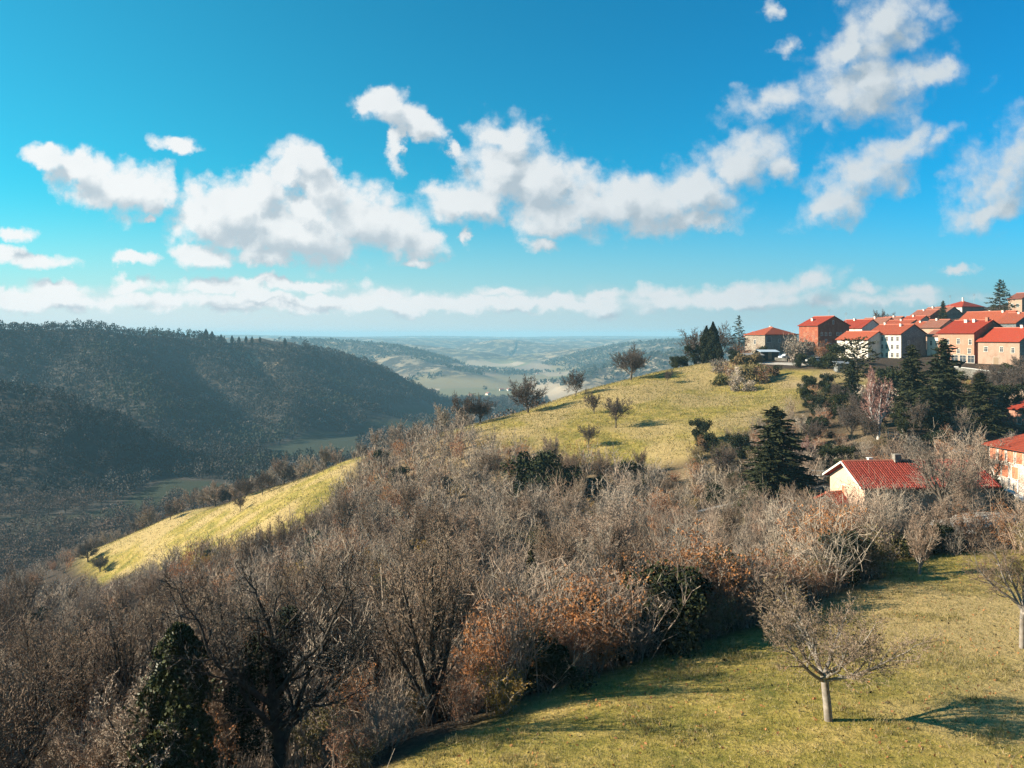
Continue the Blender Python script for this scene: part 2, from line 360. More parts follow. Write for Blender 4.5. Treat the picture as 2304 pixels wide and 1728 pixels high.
def new_mat(name, rough=0.9):
    m = bpy.data.materials.new(name); m.use_nodes = True; t = m.node_tree; b = t.nodes['Principled BSDF']
    b.inputs['Roughness'].default_value = rough
    b.inputs['Specular IOR Level'].default_value = 0.2
    return m, t, b
def bump(t, b, h, strength, dist):
    n = t.nodes.new('ShaderNodeBump'); n.inputs['Strength'].default_value = strength; n.inputs['Distance'].default_value = dist
    t.links.new(h, n.inputs['Height']); t.links.new(n.outputs[0], b.inputs['Normal'])
def objpos(t):
    n = t.nodes.new('ShaderNodeTexCoord'); return n.outputs['Object']
m_ground, t, b = new_mat('ground_cover', 1.0)
pos = objpos(t)
at = t.nodes.new('ShaderNodeAttribute'); at.attribute_name = 'cover'
sp = t.nodes.new('ShaderNodeSeparateColor'); t.links.new(at.outputs['Color'], sp.inputs[0])
nA = NOISE(t, pos, 0.35, 6, 0.65); nB = NOISE(t, pos, 2.5, 5, 0.7); nC = NOISE(t, pos, 0.06, 3, 0.5); nD = NOISE(t, pos, 9.0, 3, 0.7)
grass = RAMP(t, nB, [(0.32,(0.070,0.070,0.013)),(0.44,(0.192,0.160,0.026)),(0.56,(0.358,0.275,0.064)),(0.70,(0.538,0.397,0.128))])
grass2 = RAMP(t, nA, [(0.36,(0.096,0.115,0.015)),(0.5,(0.269,0.224,0.038)),(0.63,(0.486,0.358,0.109))])
grass = MIX(t, 0.55, grass, grass2)
grass = MIX(t, M(t, 'MULTIPLY', SMOOTH(t, nC, 0.44, 0.60), 0.8), grass, (0.40, 0.30, 0.125))
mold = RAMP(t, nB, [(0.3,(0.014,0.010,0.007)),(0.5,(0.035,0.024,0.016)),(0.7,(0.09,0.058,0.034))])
nE = NOISE(t, pos, 0.02, 5, 0.6)
nF = NOISE(t, pos, 0.12, 4, 0.7)
wood = RAMP(t, nF, [(0.35,(0.020,0.019,0.015)),(0.55,(0.045,0.038,0.03)),(0.7,(0.08,0.068,0.055))])
vo = t.nodes.new('ShaderNodeTexVoronoi'); vo.inputs['Scale'].default_value = 0.007; vo.inputs['Randomness'].default_value = 0.9
wp = t.nodes.new('ShaderNodeVectorMath'); wp.operation = 'MULTIPLY'; t.links.new(pos, wp.inputs[0]); wp.inputs[1].default_value = (1, 0.55, 0)
t.links.new(wp.outputs[0], vo.inputs['Vector'])
vsep = t.nodes.new('ShaderNodeSeparateColor'); t.links.new(vo.outputs['Color'], vsep.inputs[0])
fields = RAMP(t, vsep.outputs[0], [(0.0,(0.16,0.13,0.07)),(0.3,(0.26,0.20,0.13)),(0.5,(0.13,0.12,0.06)),(0.65,(0.31,0.245,0.17)),(0.85,(0.18,0.14,0.10)),(1.0,(0.24,0.20,0.12))], 'CONSTANT')
at2 = t.nodes.new('ShaderNodeAttribute'); at2.attribute_name = 'cover2'
sp2 = t.nodes.new('ShaderNodeSeparateColor'); t.links.new(at2.outputs['Color'], sp2.inputs[0])
farw = M(t, 'MULTIPLY', SMOOTH(t, M(t, 'MULTIPLY_ADD', nE, 1.0, M(t, 'MULTIPLY', nF, 0.35)), 0.66, 0.78), sp2.outputs[2])
farhill = MIX(t, farw, wood, MIX(t, 0.4, fields, (0.22, 0.18, 0.11)))
vgreen = MIX(t, nF, (0.010, 0.020, 0.009), (0.03, 0.034, 0.015))  # valley meadow green, darkened: the shadow on it is put into the colour
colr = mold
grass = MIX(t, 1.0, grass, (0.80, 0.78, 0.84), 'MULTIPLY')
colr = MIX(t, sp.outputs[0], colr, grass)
colr = MIX(t, sp.outputs[1], colr, vgreen)
bsel = at.outputs['Alpha']
colr = MIX(t, sp.outputs[2], colr, farhill)
colr = MIX(t, sp2.outputs[0], colr, fields)
colr = MIX(t, sp2.outputs[1], colr, RAMP(t, nB, [(0.3,(0.16,0.11,0.055)),(0.6,(0.30,0.22,0.12))]))
t.links.new(colr, b.inputs['Base Color'])
hb = M(t, 'ADD', M(t, 'MULTIPLY', nB, 0.5), M(t, 'ADD', M(t, 'MULTIPLY', nD, 0.2), M(t, 'MULTIPLY', nA, 0.8)))
bump(t, b, hb, 0.8, 0.35)

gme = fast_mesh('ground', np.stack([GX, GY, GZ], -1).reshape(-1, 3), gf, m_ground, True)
fx_, fy_ = GX.ravel(), GY.ravel()
wob = fbm(fx_, fy_, 9, 3, 31)*3.0
def pm(poly, soft=2.0): return sstep(-soft, soft, sdist_poly(fx_, fy_, poly) + wob)
sel = (np.abs(fx_) < 400) & (fy_ < 420) & (fy_ > -60)
meadow = np.zeros(fx_.shape)
sx, sy = fx_[sel], fy_[sel]
_w = fbm(sx, sy, 9, 3, 31)
meadow[sel] = np.maximum.reduce([sstep(-1.2, 1.2, sdist_poly(sx, sy, MEAD_F) + _w*1.0), sstep(-3, 3, sdist_poly(sx, sy, MEAD_H) + _w*4),
                                 sstep(-3, 3, sdist_poly(sx, sy, MEAD_L) + _w*4), sstep(-1, 1, sdist_poly(sx, sy, PATCH) + _w*1), 0.85*sstep(-2, 2, sdist_poly(sx, sy, GARD) + _w*2)])
cc = np.interp(fx_, crX, crY); farm = sstep(60, 160, fy_-cc)
ad, _ = seg_dist(fx_, fy_, AXIS)
hf = GZ.ravel() - floor_h(fy_)
vmead = farm * sstep(22, 12, ad + fbm(fx_, fy_, 90, 3, 41)*85) * sstep(16, 8, hf) * (fy_ < 1350)
plain = farm * sstep(1150, 1400, fy_ - 0.4*np.abs(fx_+60)) * sstep(22, 8, hf)
dry = np.zeros(fx_.shape)
dry[sel] = sstep(0.05, 0.5, fbm(sx, sy, 22, 4, 51) + 0.25) * sstep(-25, -8, sdist_poly(sx, sy, MEAD_H)) * sstep(9, -1, sdist_poly(sx, sy, MEAD_H))
def set_col(me, name, r, g_, b_):
    a = me.color_attributes.new(name, 'FLOAT_COLOR', 'POINT')
    a.data.foreach_set('color', np.stack([r, g_, b_, np.ones_like(r)], -1).astype(np.float32).ravel())
farc = farm*(1-vmead)
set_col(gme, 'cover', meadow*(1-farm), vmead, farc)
set_col(gme, 'cover2', plain, dry*(1-farm)*0.9, farm*np.maximum(sstep(1300, 1650, fy_), 0.8*(np.abs(fx_/np.maximum(fy_,1)*F+512-262) < 40)*(fy_ > 960)*(fy_ < 1150)))
ground = tag(link('ground', gme), kind='structure')
# ------------------------------------------------------------------ plant materials
def plant_mat(name, cols, rough=0.95, scale=0.15, objrand=True, transl=0.0):
    """colour chosen per plant and per clump of it"""
    m, t, b = new_mat(name, rough)
    oi = t.nodes.new('ShaderNodeObjectInfo'); a = t.nodes.new('ShaderNodeAttribute'); a.attribute_name = 'rnd'
    geo = t.nodes.new('ShaderNodeNewGeometry')
    n = NOISE(t, geo.outputs['Position'], scale, 3, 0.6)
    f = M(t, 'ADD', M(t, 'MULTIPLY', M(t, 'ADD', oi.outputs['Random'] if objrand else 0.0, a.outputs['Fac']), 0.62), M(t, 'MULTIPLY', M(t, 'SUBTRACT', n, 0.32), 1.05))
    f = M(t, 'FRACT', M(t, 'MULTIPLY', f, 0.98))
    n2 = NOISE(t, geo.outputs['Position'], 4.0, 2, 0.5)
    k = len(cols); c = RAMP(t, f, [(i/(k-1), cc) for i, cc in enumerate(cols)])
    c = MIX(t, 0.55, c, MIX(t, 1.0, c, RAMP(t, n2, [(0.3, (0.5, 0.5, 0.5)), (0.7, (1.5, 1.5, 1.5))]), 'MULTIPLY'))
    t.links.new(c, b.inputs['Base Color'])
    if transl:
        tr = t.nodes.new('ShaderNodeBsdfTranslucent'); t.links.new(c, tr.inputs['Color'])
        mx = t.nodes.new('ShaderNodeMixShader'); mx.inputs[0].default_value = transl
        t.links.new(b.outputs[0], mx.inputs[1]); t.links.new(tr.outputs[0], mx.inputs[2])
        t.links.new(mx.outputs[0], t.nodes['Material Output'].inputs['Surface'])
    return m
m_bark = plant_mat('bark', [(0.055,0.045,0.035),(0.095,0.078,0.06),(0.04,0.032,0.025)], scale=1.2)
m_barkpale = plant_mat('lichen_bark', [(0.16,0.135,0.11),(0.26,0.235,0.20),(0.10,0.08,0.06)], scale=3)
m_twig = plant_mat('twigs_mixed', [(0.305,0.237,0.179),(0.190,0.143,0.107),(0.362,0.302,0.235),(0.262,0.183,0.129),(0.169,0.143,0.116),(0.333,0.268,0.201),(0.231,0.187,0.151)], scale=0.07)
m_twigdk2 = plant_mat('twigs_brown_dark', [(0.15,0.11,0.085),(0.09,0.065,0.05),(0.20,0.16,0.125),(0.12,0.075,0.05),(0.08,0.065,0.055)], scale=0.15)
m_twigdark = plant_mat('twigs_dark', [(0.10,0.08,0.065),(0.08,0.06,0.05),(0.13,0.10,0.08)], scale=0.2)
m_twigpale = plant_mat('twigs_pale', [(0.22,0.158,0.11),(0.15,0.105,0.072),(0.27,0.205,0.145)], scale=0.4)
m_birch = plant_mat('birch_bark', [(0.62,0.58,0.54),(0.50,0.46,0.42)], scale=2)
m_birchtw = plant_mat('birch_twigs', [(0.28,0.15,0.12),(0.24,0.13,0.11)], scale=0.5)
m_rust = plant_mat('withered_leaves', [(0.34,0.12,0.05),(0.26,0.10,0.05),(0.42,0.19,0.07),(0.20,0.10,0.055),(0.32,0.17,0.10),(0.42,0.27,0.08)], scale=0.2, transl=0.3)
m_yellow = plant_mat('yellow_leaves', [(0.38,0.24,0.04),(0.30,0.20,0.05),(0.42,0.22,0.04)], scale=0.5, transl=0.3)
m_ever = plant_mat('evergreen_leaves', [(0.016,0.022,0.008),(0.026,0.030,0.009),(0.012,0.018,0.008),(0.036,0.034,0.010)], scale=0.3)
m_needle = plant_mat('needles', [(0.018,0.023,0.009),(0.024,0.027,0.010),(0.045,0.038,0.012)], scale=0.5)
m_needleblue = plant_mat('blue_needles', [(0.040,0.050,0.034),(0.055,0.062,0.042)], scale=0.5)
m_ivy = plant_mat("ivy_leaves", [(0.055,0.06,0.015),(0.03,0.036,0.010),(0.12,0.11,0.035)], rough=0.5, scale=1.5)
m_olive = plant_mat('olive_scrub', [(0.13,0.11,0.04),(0.09,0.085,0.03),(0.18,0.13,0.06),(0.12,0.075,0.04)], scale=0.3, transl=0.2)
m_canopy = plant_mat('woodland_canopy', [(0.014,0.014,0.012),(0.03,0.027,0.023),(0.012,0.013,0.011),(0.16,0.14,0.12),(0.02,0.02,0.016),(0.08,0.07,0.06),(0.013,0.014,0.012)], scale=0.011)  # pale stops put sunlit crown highlights into the colour
m_darkcan = plant_mat('dark_canopy', [(0.03,0.036,0.022),(0.04,0.045,0.028)], scale=0.02)

# ------------------------------------------------------------------ plant geometry
def ribbons(P0, P1, W0, W1, r):
    """flat thin strips, one quad each, turned at random"""
    P0 = np.asarray(P0); P1 = np.asarray(P1); n = len(P0)
    d = P1-P0; q = r.normal(size=(n, 3)); s = np.cross(d, q); s /= np.linalg.norm(s, axis=1)[:, None] + 1e-9
    a = s*np.asarray(W0)[:, None]/2; c = s*np.asarray(W1)[:, None]/2
    v = np.stack([P0-a, P0+a, P1+c, P1-c], 1).reshape(-1, 3)
    return v, np.arange(4*n).reshape(n, 4)
def frusta(P0, P1, R0, R1, k=5):
    P0 = np.asarray(P0, float); P1 = np.asarray(P1, float); n = len(P0)
    d = P1-P0; d /= np.linalg.norm(d, axis=1)[:, None] + 1e-9
    ref = np.where(np.abs(d[:, 2:3]) > 0.9, np.array([[1., 0, 0]]), np.array([[0, 0, 1.]]))
    a = np.cross(d, ref); a /= np.linalg.norm(a, axis=1)[:, None]; b_ = np.cross(d, a)
    th = np.arange(k)*2*np.pi/k; ring = a[:, None]*np.cos(th)[None, :, None] + b_[:, None]*np.sin(th)[None, :, None]
    v = np.concatenate([P0[:, None] + ring*np.asarray(R0)[:, None, None], P1[:, None] + ring*np.asarray(R1)[:, None, None]], 1).reshape(-1, 3)
    i = np.arange(k); q = np.stack([i, (i+1) % k, (i+1) % k + k, i+k], 1)
    return v, (q[None] + (np.arange(n)*2*k)[:, None, None]).reshape(-1, 4)
def leaves(Pt, size, r, elong=1.6, up=0.0):
    Pt = np.asarray(Pt); n = len(Pt); size = np.broadcast_to(size, (n,))
    a = r.normal(size=(n, 3)); a[:, 2] += up; a /= np.linalg.norm(a, axis=1)[:, None]
    q = r.normal(size=(n, 3)); b_ = np.cross(a, q); b_ /= np.linalg.norm(b_, axis=1)[:, None]
    a = a*(size*elong/2)[:, None]; b_ = b_*(size/2)[:, None]
    v = np.stack([Pt-a, Pt-b_*0.9, Pt+a, Pt+b_], 1).reshape(-1, 3)
    return v, np.arange(4*n).reshape(n, 4)
def join(*vf):
    vs = []; fs = []; o = 0
    for v, f in vf:
        vs.append(v); fs.append(f+o); o += len(v)
    return np.concatenate(vs), np.concatenate(fs)
class Bare:
    """bare broadleaf skeleton: list of segments per level"""
    def __init__(s, seed, spec):
        s.r = random.Random(seed); s.seg = []; s.sp = spec; s.tips = []
        s.L = spec['levels']
    def grow(s, p, d, length, rad, lvl):
        sp = s.L[min(lvl, len(s.L)-1)]; r = s.r
        n = sp['n']; step = length/n; pts = [p]; rr = [rad]
        d = Vector(d).normalized(); p = Vector(p)
        endr = rad*sp.get('taper', 0.35)
        for i in range(n):
            j = Vector((r.gauss(0, 1), r.gauss(0, 1), r.gauss(0, 1)))*sp['wig']
            d = (d + j + Vector((0, 0, sp['up']))).normalized()
            q = p + d*step; ra = rad + (endr-rad)*(i/n); rb = rad + (endr-rad)*((i+1)/n)
            s.seg.append((p[:], q[:], ra, rb, lvl)); p = q; pts.append(q); rr.append(rb)
        if lvl+1 < len(s.L):
            nx_ = s.L[lvl+1]; k = sp['kids']; k = int(k) + (r.random() < k-int(k))
            ph = r.random()*6.28
            for c in range(k):
                t = sp['from'] + (1-sp['from'])*((c+r.random()*0.7)/max(k, 1)); t = min(t, 0.999)
                fi = t*n; i = int(fi); fr = fi-i
                bp = Vector(pts[i]).lerp(Vector(pts[i+1]), fr); br = rr[i]*(1-fr)+rr[i+1]*fr
                ax = (Vector(pts[i+1])-Vector(pts[i])).normalized()
                ph += 2.4 + r.gauss(0, 0.3)
                o = ax.orthogonal().normalized(); o.rotate(Matrix.Rotation(ph, 3, ax))
                an = math.radians(nx_['ang']*(1+r.gauss(0, 0.18)))
                nd = ax*math.cos(an) + o*math.sin(an)
                ll = length*nx_['len']*(1-sp.get('apex', 0.4)*t)*(0.8+0.4*r.random())
                if lvl == 0 and 'len0' in sp: ll = sp['len0']*(0.8+0.4*r.random())
                s.grow(bp, nd, ll, min(br*nx_['rad'], rad*0.9), lvl+1)
            if sp.get('cont', True): s.grow(pts[-1], d, length*nx_['len']*0.8, endr*0.9, lvl+1)
        else: s.tips.append(p[:])
    def meshes(s, split, minw, twk=1.0):
        """(limbs, twigs): levels below split are round limbs, the rest thin strips"""
        A = [g_ for g_ in s.seg if g_[4] < split]; B = [g_ for g_ in s.seg if g_[4] >= split]
        limb = frusta([a[0] for a in A], [a[1] for a in A], np.maximum([a[2] for a in A], minw/2), np.maximum([a[3] for a in A], minw/2), 7)
        r = np.random.default_rng(len(B))
        tw = ribbons([a[0] for a in B], [a[1] for a in B], np.maximum(np.array([a[2] for a in B])*2*twk, minw), np.maximum(np.array([a[3] for a in B])*2*twk, minw*0.6), r)
        return limb, tw
def lv(n, wig, up, kids, frm, ang, ln, rad, **k): return dict(n=n, wig=wig, up=up, kids=kids, ang=ang, len=ln, rad=rad, **{'from': frm}, **k)
SPEC = {
 'dome': dict(h=4.2, r=0.30, levels=[lv(4,.04,.0,13,.36,0,1,1,taper=.7,apex=.25), lv(6,.06,.05,8,.2,56,1.12,.5), lv(5,.09,.03,6,.12,36,.5,.6), lv(4,.10,.02,5,.1,36,.55,.6), lv(3,.14,.03,3,.1,36,.6,.6), lv(2,.15,.02,0,0,36,.6,.6)]),
 'vase': dict(h=2.6, r=0.22, levels=[lv(4,.05,.0,8,.35,0,1,1,taper=.8,apex=.0), lv(8,.05,.10,8,.15,26,1.75,.6), lv(6,.07,.10,6,.15,28,.42,.5), lv(4,.10,.07,4,.1,34,.5,.5), lv(3,.12,.05,2,.1,34,.6,.6), lv(2,.12,.04,0,0,34,.6,.6)]),
 'spread': dict(h=2.35, r=0.14, levels=[lv(4,.03,.0,8,.84,0,1,1,taper=.85,apex=.0,cont=False), lv(7,.10,.08,8,.32,54,1.10,.62), lv(5,.14,.085,6,.25,40,.48,.6), lv(4,.18,.07,4.4,.1,42,.6,.6), lv(3,.2,.05,3.2,.1,42,.62,.6), lv(2,.2,.05,0,0,42,.7,.6)]),
 'wild': dict(h=3.6, r=0.19, levels=[lv(5,.10,.02,6,.4,0,1,1,taper=.7,apex=.0), lv(7,.13,.09,7,.15,42,1.1,.62), lv(5,.16,.07,6,.15,42,.5,.55), lv(4,.18,.06,4,.1,42,.55,.55), lv(3,.18,.05,2.6,.1,40,.6,.6), lv(2,.2,.04,0,0,40,.6,.6)]),
}
def bare_tree_mesh(kind, seed, height, split=3, minw=0.02, twk=1.0, droplast=False, leafn=0, leafsize=0.1):
    sp = dict(SPEC[kind]); 
    if droplast: sp['levels'] = sp['levels'][:-1]
    b_ = Bare(seed, sp); b_.grow((0, 0, -0.3), (b_.r.gauss(0, .02), b_.r.gauss(0, .02), 1), sp['h'], sp['r'], 0)
    top = max(g_[1][2] for g_ in b_.seg); k = height/top
    b_.seg = [(tuple(c*k for c in a), tuple(c*k for c in c_), ra*k, rb*k, l) for a, c_, ra, rb, l in b_.seg]
    limb, tw = b_.meshes(split, minw, twk)
    return limb, tw, np.array(b_.tips)*k
def mesh_pair(kind, seed, height, mb, mt, **k):
    limb, tw, tips = bare_tree_mesh(kind, seed, height, **k)
    return fast_mesh('trunk', *limb, mb, True), fast_mesh('crown', *tw, mt), tips
def shrub_mesh(seed, h, w, stems, twigs, minw, leafn=0):
    """many stems from the ground, curving outwards, each with side twigs"""
    r = np.random.default_rng(seed); P0 = []; P1 = []; W0 = []; W1 = []; lp = []
    for i in range(stems):
        a = r.uniform(0, 6.28); lean = r.uniform(0.05, 1.0)*w/h*0.55; b0 = r.normal(size=2)*w*0.10
        p = np.array([b0[0], b0[1], -0.3]); d = np.array([math.cos(a)*lean, math.sin(a)*lean, 1.0]); L = h*r.uniform(0.6, 1.12); n = 6
        pts = [p]
        for j in range(n):
            d = d/np.linalg.norm(d) + r.normal(size=3)*0.09 + np.array([math.cos(a), math.sin(a), 0])*0.03
            p = p + d/np.linalg.norm(d)*L/n; pts.append(p)
            P0.append(pts[-2]); P1.append(p); ww = minw*(2.2-1.6*j/n); W0.append(ww); W1.append(ww*0.85)
        for j in range(twigs):
            t = r.uniform(0.25, 1.0)*n*0.999; k = int(t); q = pts[k]*(1-t+k) + pts[k+1]*(t-k)
            dd = r.normal(size=3); dd[2] = abs(dd[2])*0.9+0.4; dd /= np.linalg.norm(dd); l = L*r.uniform(0.08, 0.26)
            e = q+dd*l; P0.append(q); P1.append(e); W0.append(minw*0.8); W1.append(minw*0.5); lp.append(e)
            for m_ in range(2):
                f = r.normal(size=3)*0.6+dd; f /= np.linalg.norm(f); s0 = q+dd*l*r.uniform(0.3, 0.9)
                P0.append(s0); P1.append(s0+f*l*0.6); W0.append(minw*0.6); W1.append(minw*0.4); lp.append(s0+f*l*0.6)
    v = ribbons(P0, P1, W0, W1, r)
    lp = np.array(lp)
    if leafn: return v, leaves(lp[r.integers(0, len(lp), leafn)] + r.normal(size=(leafn, 3))*0.08, r.uniform(0.035, 0.09, leafn), r)
    return v, None
def blob_pts(r, n, h, w, lumps=7, flat=0.0):
    lumps *= 3
    """points near the surface of a lumpy crown from the ground up"""
    C = np.c_[r.normal(size=(lumps, 2))*w*0.21, r.uniform(0.12, 0.86, lumps)*h]; rad = r.uniform(0.07, 0.22, lumps)*np.array([w, w, h*0.8]).mean()
    i = r.integers(0, lumps, n); d = r.normal(size=(n, 3)); d /= np.linalg.norm(d, axis=1)[:, None]
    p = C[i] + d*(rad[i]*(0.55+0.6*r.random(n)+0.35*r.random(n)**6))[:, None]
    p[:, 2] = np.abs(p[:, 2]); return p
def conifer_mesh(seed, h, w, sprays, nb=90, droop=-0.18, size=0.22, shape=0.9, base=0.06, gap=0.0):
    """(trunk, boughs): whorls of boughs, each carrying needle sprays"""
    r = np.random.default_rng(seed)
    tr = frusta([(0, 0, -0.5), (0, 0, h*0.5)], [(0, 0, h*0.5), (0, 0, h)], [h*0.018, h*0.011], [h*0.011, 0.01], 7)
    P0 = []; P1 = []; C = []; D = []; S_ = []
    for i in range(nb):
        t = base + (1-base)*((i+r.random())/nb)**0.95; z = t*h; a = i*2.4+r.normal()*0.3
        L = w/2*((1-t)**shape + 0.02)*r.uniform(0.62, 1.15); dr = droop + 0.5*t*t
        d = np.array([math.cos(a), math.sin(a), dr]); p0 = np.array([0, 0, z]); p1 = p0 + d*L + np.array([0, 0, 0.08*L])
        P0.append(p0); P1.append(p1); k = max(3, int(sprays*L/(w/2)))
        for j in range(k):
            f = r.uniform(gap, 1.0)**0.8; q = p0*(1-f)+p1*f; sd = r.normal(size=3)*np.array([1, 1, .5])
            sd = sd*0.55 + d*0.8; sd /= np.linalg.norm(sd)
            off = r.normal(size=3)*np.array([.12, .12, .05])*L*(0.4+0.6*f)
            C.append(q+off); D.append(sd); S_.append(size*r.uniform(0.6, 1.5))
    C = np.array(C); D = np.array(D); S_ = np.array(S_)
    lf = ribbons(C-D*S_[:, None], C+D*S_[:, None], S_*0.75, S_*0.25, r)
    br = frusta(P0, P1, np.full(nb, h*0.004), np.full(nb, 0.008), 4)
    return join(tr, br), lf
def column_mesh(seed, h, w, n, size, lumps=0.12, prof=None):
    """dense upright crown (cypress, ivy clad trunk): leaf quads near a lumpy surface"""
    r = np.random.default_rng(seed); t = r.uniform(0.0, 1.0, n); a = r.uniform(0, 6.283, n)
    if prof is None: rad = w/2*np.sin(np.pi*np.clip(t*0.92+0.10, 0, 1))**0.6*(1-t**4*0.6)
    else: rad = w/2*np.interp(t, *prof)
    lump = 1+lumps*np.sin(a*3+t*9+seed)+lumps*np.sin(a*5-t*17)+lumps*0.8*np.sin(t*31+a*2)
    rr = rad*lump*(0.80+0.25*r.random(n)**0.7)
    p = np.c_[rr*np.cos(a), rr*np.sin(a), t*h]
    return leaves(p, size*r.uniform(0.6, 1.4, n), r, 1.7, 0.5)

# ------------------------------------------------------------------ plant placing
def tree(name, meshes, x, y, label, cat='tree', group=None, rot=None, sc=1.0, names=('trunk', 'crown'), dz=0.0):
    """a plant: an Empty at its foot and one child per mesh"""
    e = empty(name, (x, y, hz_(x, y)+dz), random.random()*6.28 if rot is None else rot); e.scale = (sc, sc, sc*random.uniform(.93, 1.07))
    tag(e, label, cat, group)
    for nm, me in zip(names, meshes):
        if me is not None: link(nm, me, e)
    return e
def single(name, me, x, y, label, cat, group=None, sc=1.0, rot=None, dz=0.0, sz=1.0):
    o = link(name, me); o.location = (x, y, hz_(x, y)+dz); o.rotation_euler = (0, 0, random.random()*6.28 if rot is None else rot)
    o.scale = (sc, sc, sc*sz); tag(o, label, cat, group); return o
def at_px(px, py): return hit(px, py)[:2]
def at_Y(px, Y): return ((px-512)/F*Y, Y)

# ---- trees standing on the hill meadow
D_ = [mesh_pair('dome', s, 8.2, m_bark, m_twigdark, split=3, minw=0.034) for s in (3, 8)]
Wd = [mesh_pair('wild', s, 6.5, m_bark, m_twigdark, split=3, minw=0.045) for s in (5, 9, 14)]
Vs = [mesh_pair('vase', s, 9.0, m_bark, m_twig, split=3, minw=0.035) for s in (2, 6)]
def px_tree(name, mm, px, py, hpx, base_h, label, group=None, cat='tree', ymin=19, Y=None, **k):
    if Y is None: x, y = hit(px, py, ymin)[:2]
    else: x, y = at_Y(px, Y)
    return tree(name, mm[:2], x, y, label, cat, group, sc=hpx/F*y/base_h, **k)
G1 = 'bare trees standing on the hill meadow'
px_tree('bare_tree', D_[0], 528, 413, 42, 8.2, 'round crowned bare tree standing alone on the meadow edge above the valley', G1)
px_tree('bare_tree', D_[1], 631, 380, 42, 8.2, 'tall fan shaped bare tree at the top of the meadow below the village', G1)
px_tree('bare_tree', Wd[0], 576, 397, 29, 6.5, 'small airy bare tree on the crest between the two round crowned trees', G1, Y=188)
px_tree('bare_tree', Wd[1], 594, 415, 27, 6.5, 'slim forked bare tree in the middle of the hill meadow', G1)
px_tree('bare_tree', Wd[2], 616, 429, 33, 6.5, 'low twisted bare tree with a short shadow on the hill meadow', G1)
px_tree('bare_tree', D_[1], 480, 425, 34, 8.2, 'bare twin stemmed tree at the left end of the hill meadow', G1, Y=177)
px_tree('bare_tree', Wd[0], 461, 432, 38, 6.5, 'grey bare tree beside the twin stemmed tree at the meadow end', G1, Y=176)
px_tree('bare_tree', Wd[2], 588, 447, 24, 6.5, 'thin brown bare tree at the lower edge of the hill meadow', G1)
px_tree('bare_tree', Wd[1], 667, 383, 15, 6.5, 'tiny crooked bare tree near the top right of the hill meadow', G1)
# ---- trees along the left spur
G2 = 'bare trees along the crest of the left meadow'
for i, (px, py, hp, lb, yy) in enumerate([(154,524,22,'bare tree third from the left on the left meadow crest',None),(170,520,22,'leafless tree with a dark trunk just below the left meadow crest',None),
    (137,528,20,'slender double trunked bare tree on the lower left meadow crest',None),(230,500,19,'reddish bare tree at the middle of the left meadow crest',None),(245,498,24,'bare tree with crooked limbs leaning over the left meadow',None),
    (262,495,26,'spreading bare tree on the left meadow crest beside the dark bush',None),(222,503,16,'small reddish tree on the left meadow crest',None),(240,512,18,'forked bare tree standing above the dark bush on the left meadow',None),
    (88,562,24,'grey bare tree at the lower end of the left meadow',None),(100,572,20,'small thin tree on the lower left meadow',None)]):
    px_tree('bare_tree', (Wd+D_)[i % 5], px, py, hp, (6.5, 6.5, 6.5, 8.2, 8.2)[i % 5], lb, G2)

# ---- shrubs
SH = []; SHh = []
for s, (h, w, st, tw) in enumerate([(4.2, 3.6, 30, 14), (3.4, 3.8, 34, 12), (5.2, 3.4, 26, 16), (2.6, 3.0, 32, 10)]):
    v, _ = shrub_mesh(s+20, h, w, st, tw, 0.028); SH.append(fast_mesh('stems', *v, m_twig)); SHh.append(h)
SH_SHADE = []
for me in SH: c = me.copy(); c.materials[0] = m_twigdk2; SH_SHADE.append(c)  # darker copies for the nearest shrubs: thicket shade put into the twig colour
SL = []
for s, (h, w, m) in enumerate([(3.2, 3.4, m_rust), (2.6, 3.2, m_olive), (3.6, 3.0, m_rust), (2.4, 2.8, m_yellow)]):
    v, l = shrub_mesh(s+40, h, w, 26, 11, 0.026, 3400); SL.append((fast_mesh('stems', *v, m_twig), fast_mesh('leaves', *l, m)))
def evbush(seed, h, w, n, mat, size):
    r = np.random.default_rng(seed); p = blob_pts(r, n, h, w, 9)
    return fast_mesh('leaves', *leaves(p, size*r.uniform(0.6, 1.5, n), r, 1.5), mat)
EV = [evbush(61, 3.6, 3.8, 6500, m_ever, 0.12), evbush(62, 2.6, 3.6, 5200, m_ever, 0.115)]
OB = [evbush(63, 1.6, 2.6, 1700, m_olive, 0.14), evbush(64, 2.2, 2.8, 2200, m_rust, 0.14)]

# ---- the thicket in the gully: where it grows
def thick_ok(x, y):
    ok = (y > 22) & (y < np.interp(x, crX, crY)-6) & (sdist_poly(x, y, MEAD_F) < -0.9) & (sdist_poly(x, y, MEAD_H) < -1.5) & (sdist_poly(x, y, MEAD_L) < -1.5)
    ok &= sdist_poly(x, y, PATCH) < -1
    ok &= ~((x > 31.5) & (y > 56) & (y < 100)) & ~((x > 22) & (y > 118)) & ~((x > 38) & (y > 98))
    ok &= (np.abs(x) < y*0.70+4)
    px = 512+x/y*F
    ok &= ~((y < 30) & (px > 205) & (px < 340)) & ~((y < 33.5) & (px > 395) & (px < 465))
    return ok
def scatter(n, x0, x1, y0, y1, mind, okf, seed):
    r = np.random.default_rng(seed); out = []; cell = {}
    xs = r.uniform(x0, x1, n); ys = r.uniform(y0, y1, n); ok = okf(xs, ys)
    for x, y in zip(xs[ok], ys[ok]):
        k = (int(x//mind), int(y//mind)); bad = False
        for a in (-1, 0, 1):
            for c in (-1, 0, 1):
                for (u_, v_) in cell.get((k[0]+a, k[1]+c), ()):
                    if (u_-x)**2+(v_-y)**2 < mind*mind: bad = True
        if not bad: cell.setdefault(k, []).append((x, y)); out.append((x, y))
    return out
pts = scatter(9000, -75, 40, 22, 175, 2.35, thick_ok, 5)
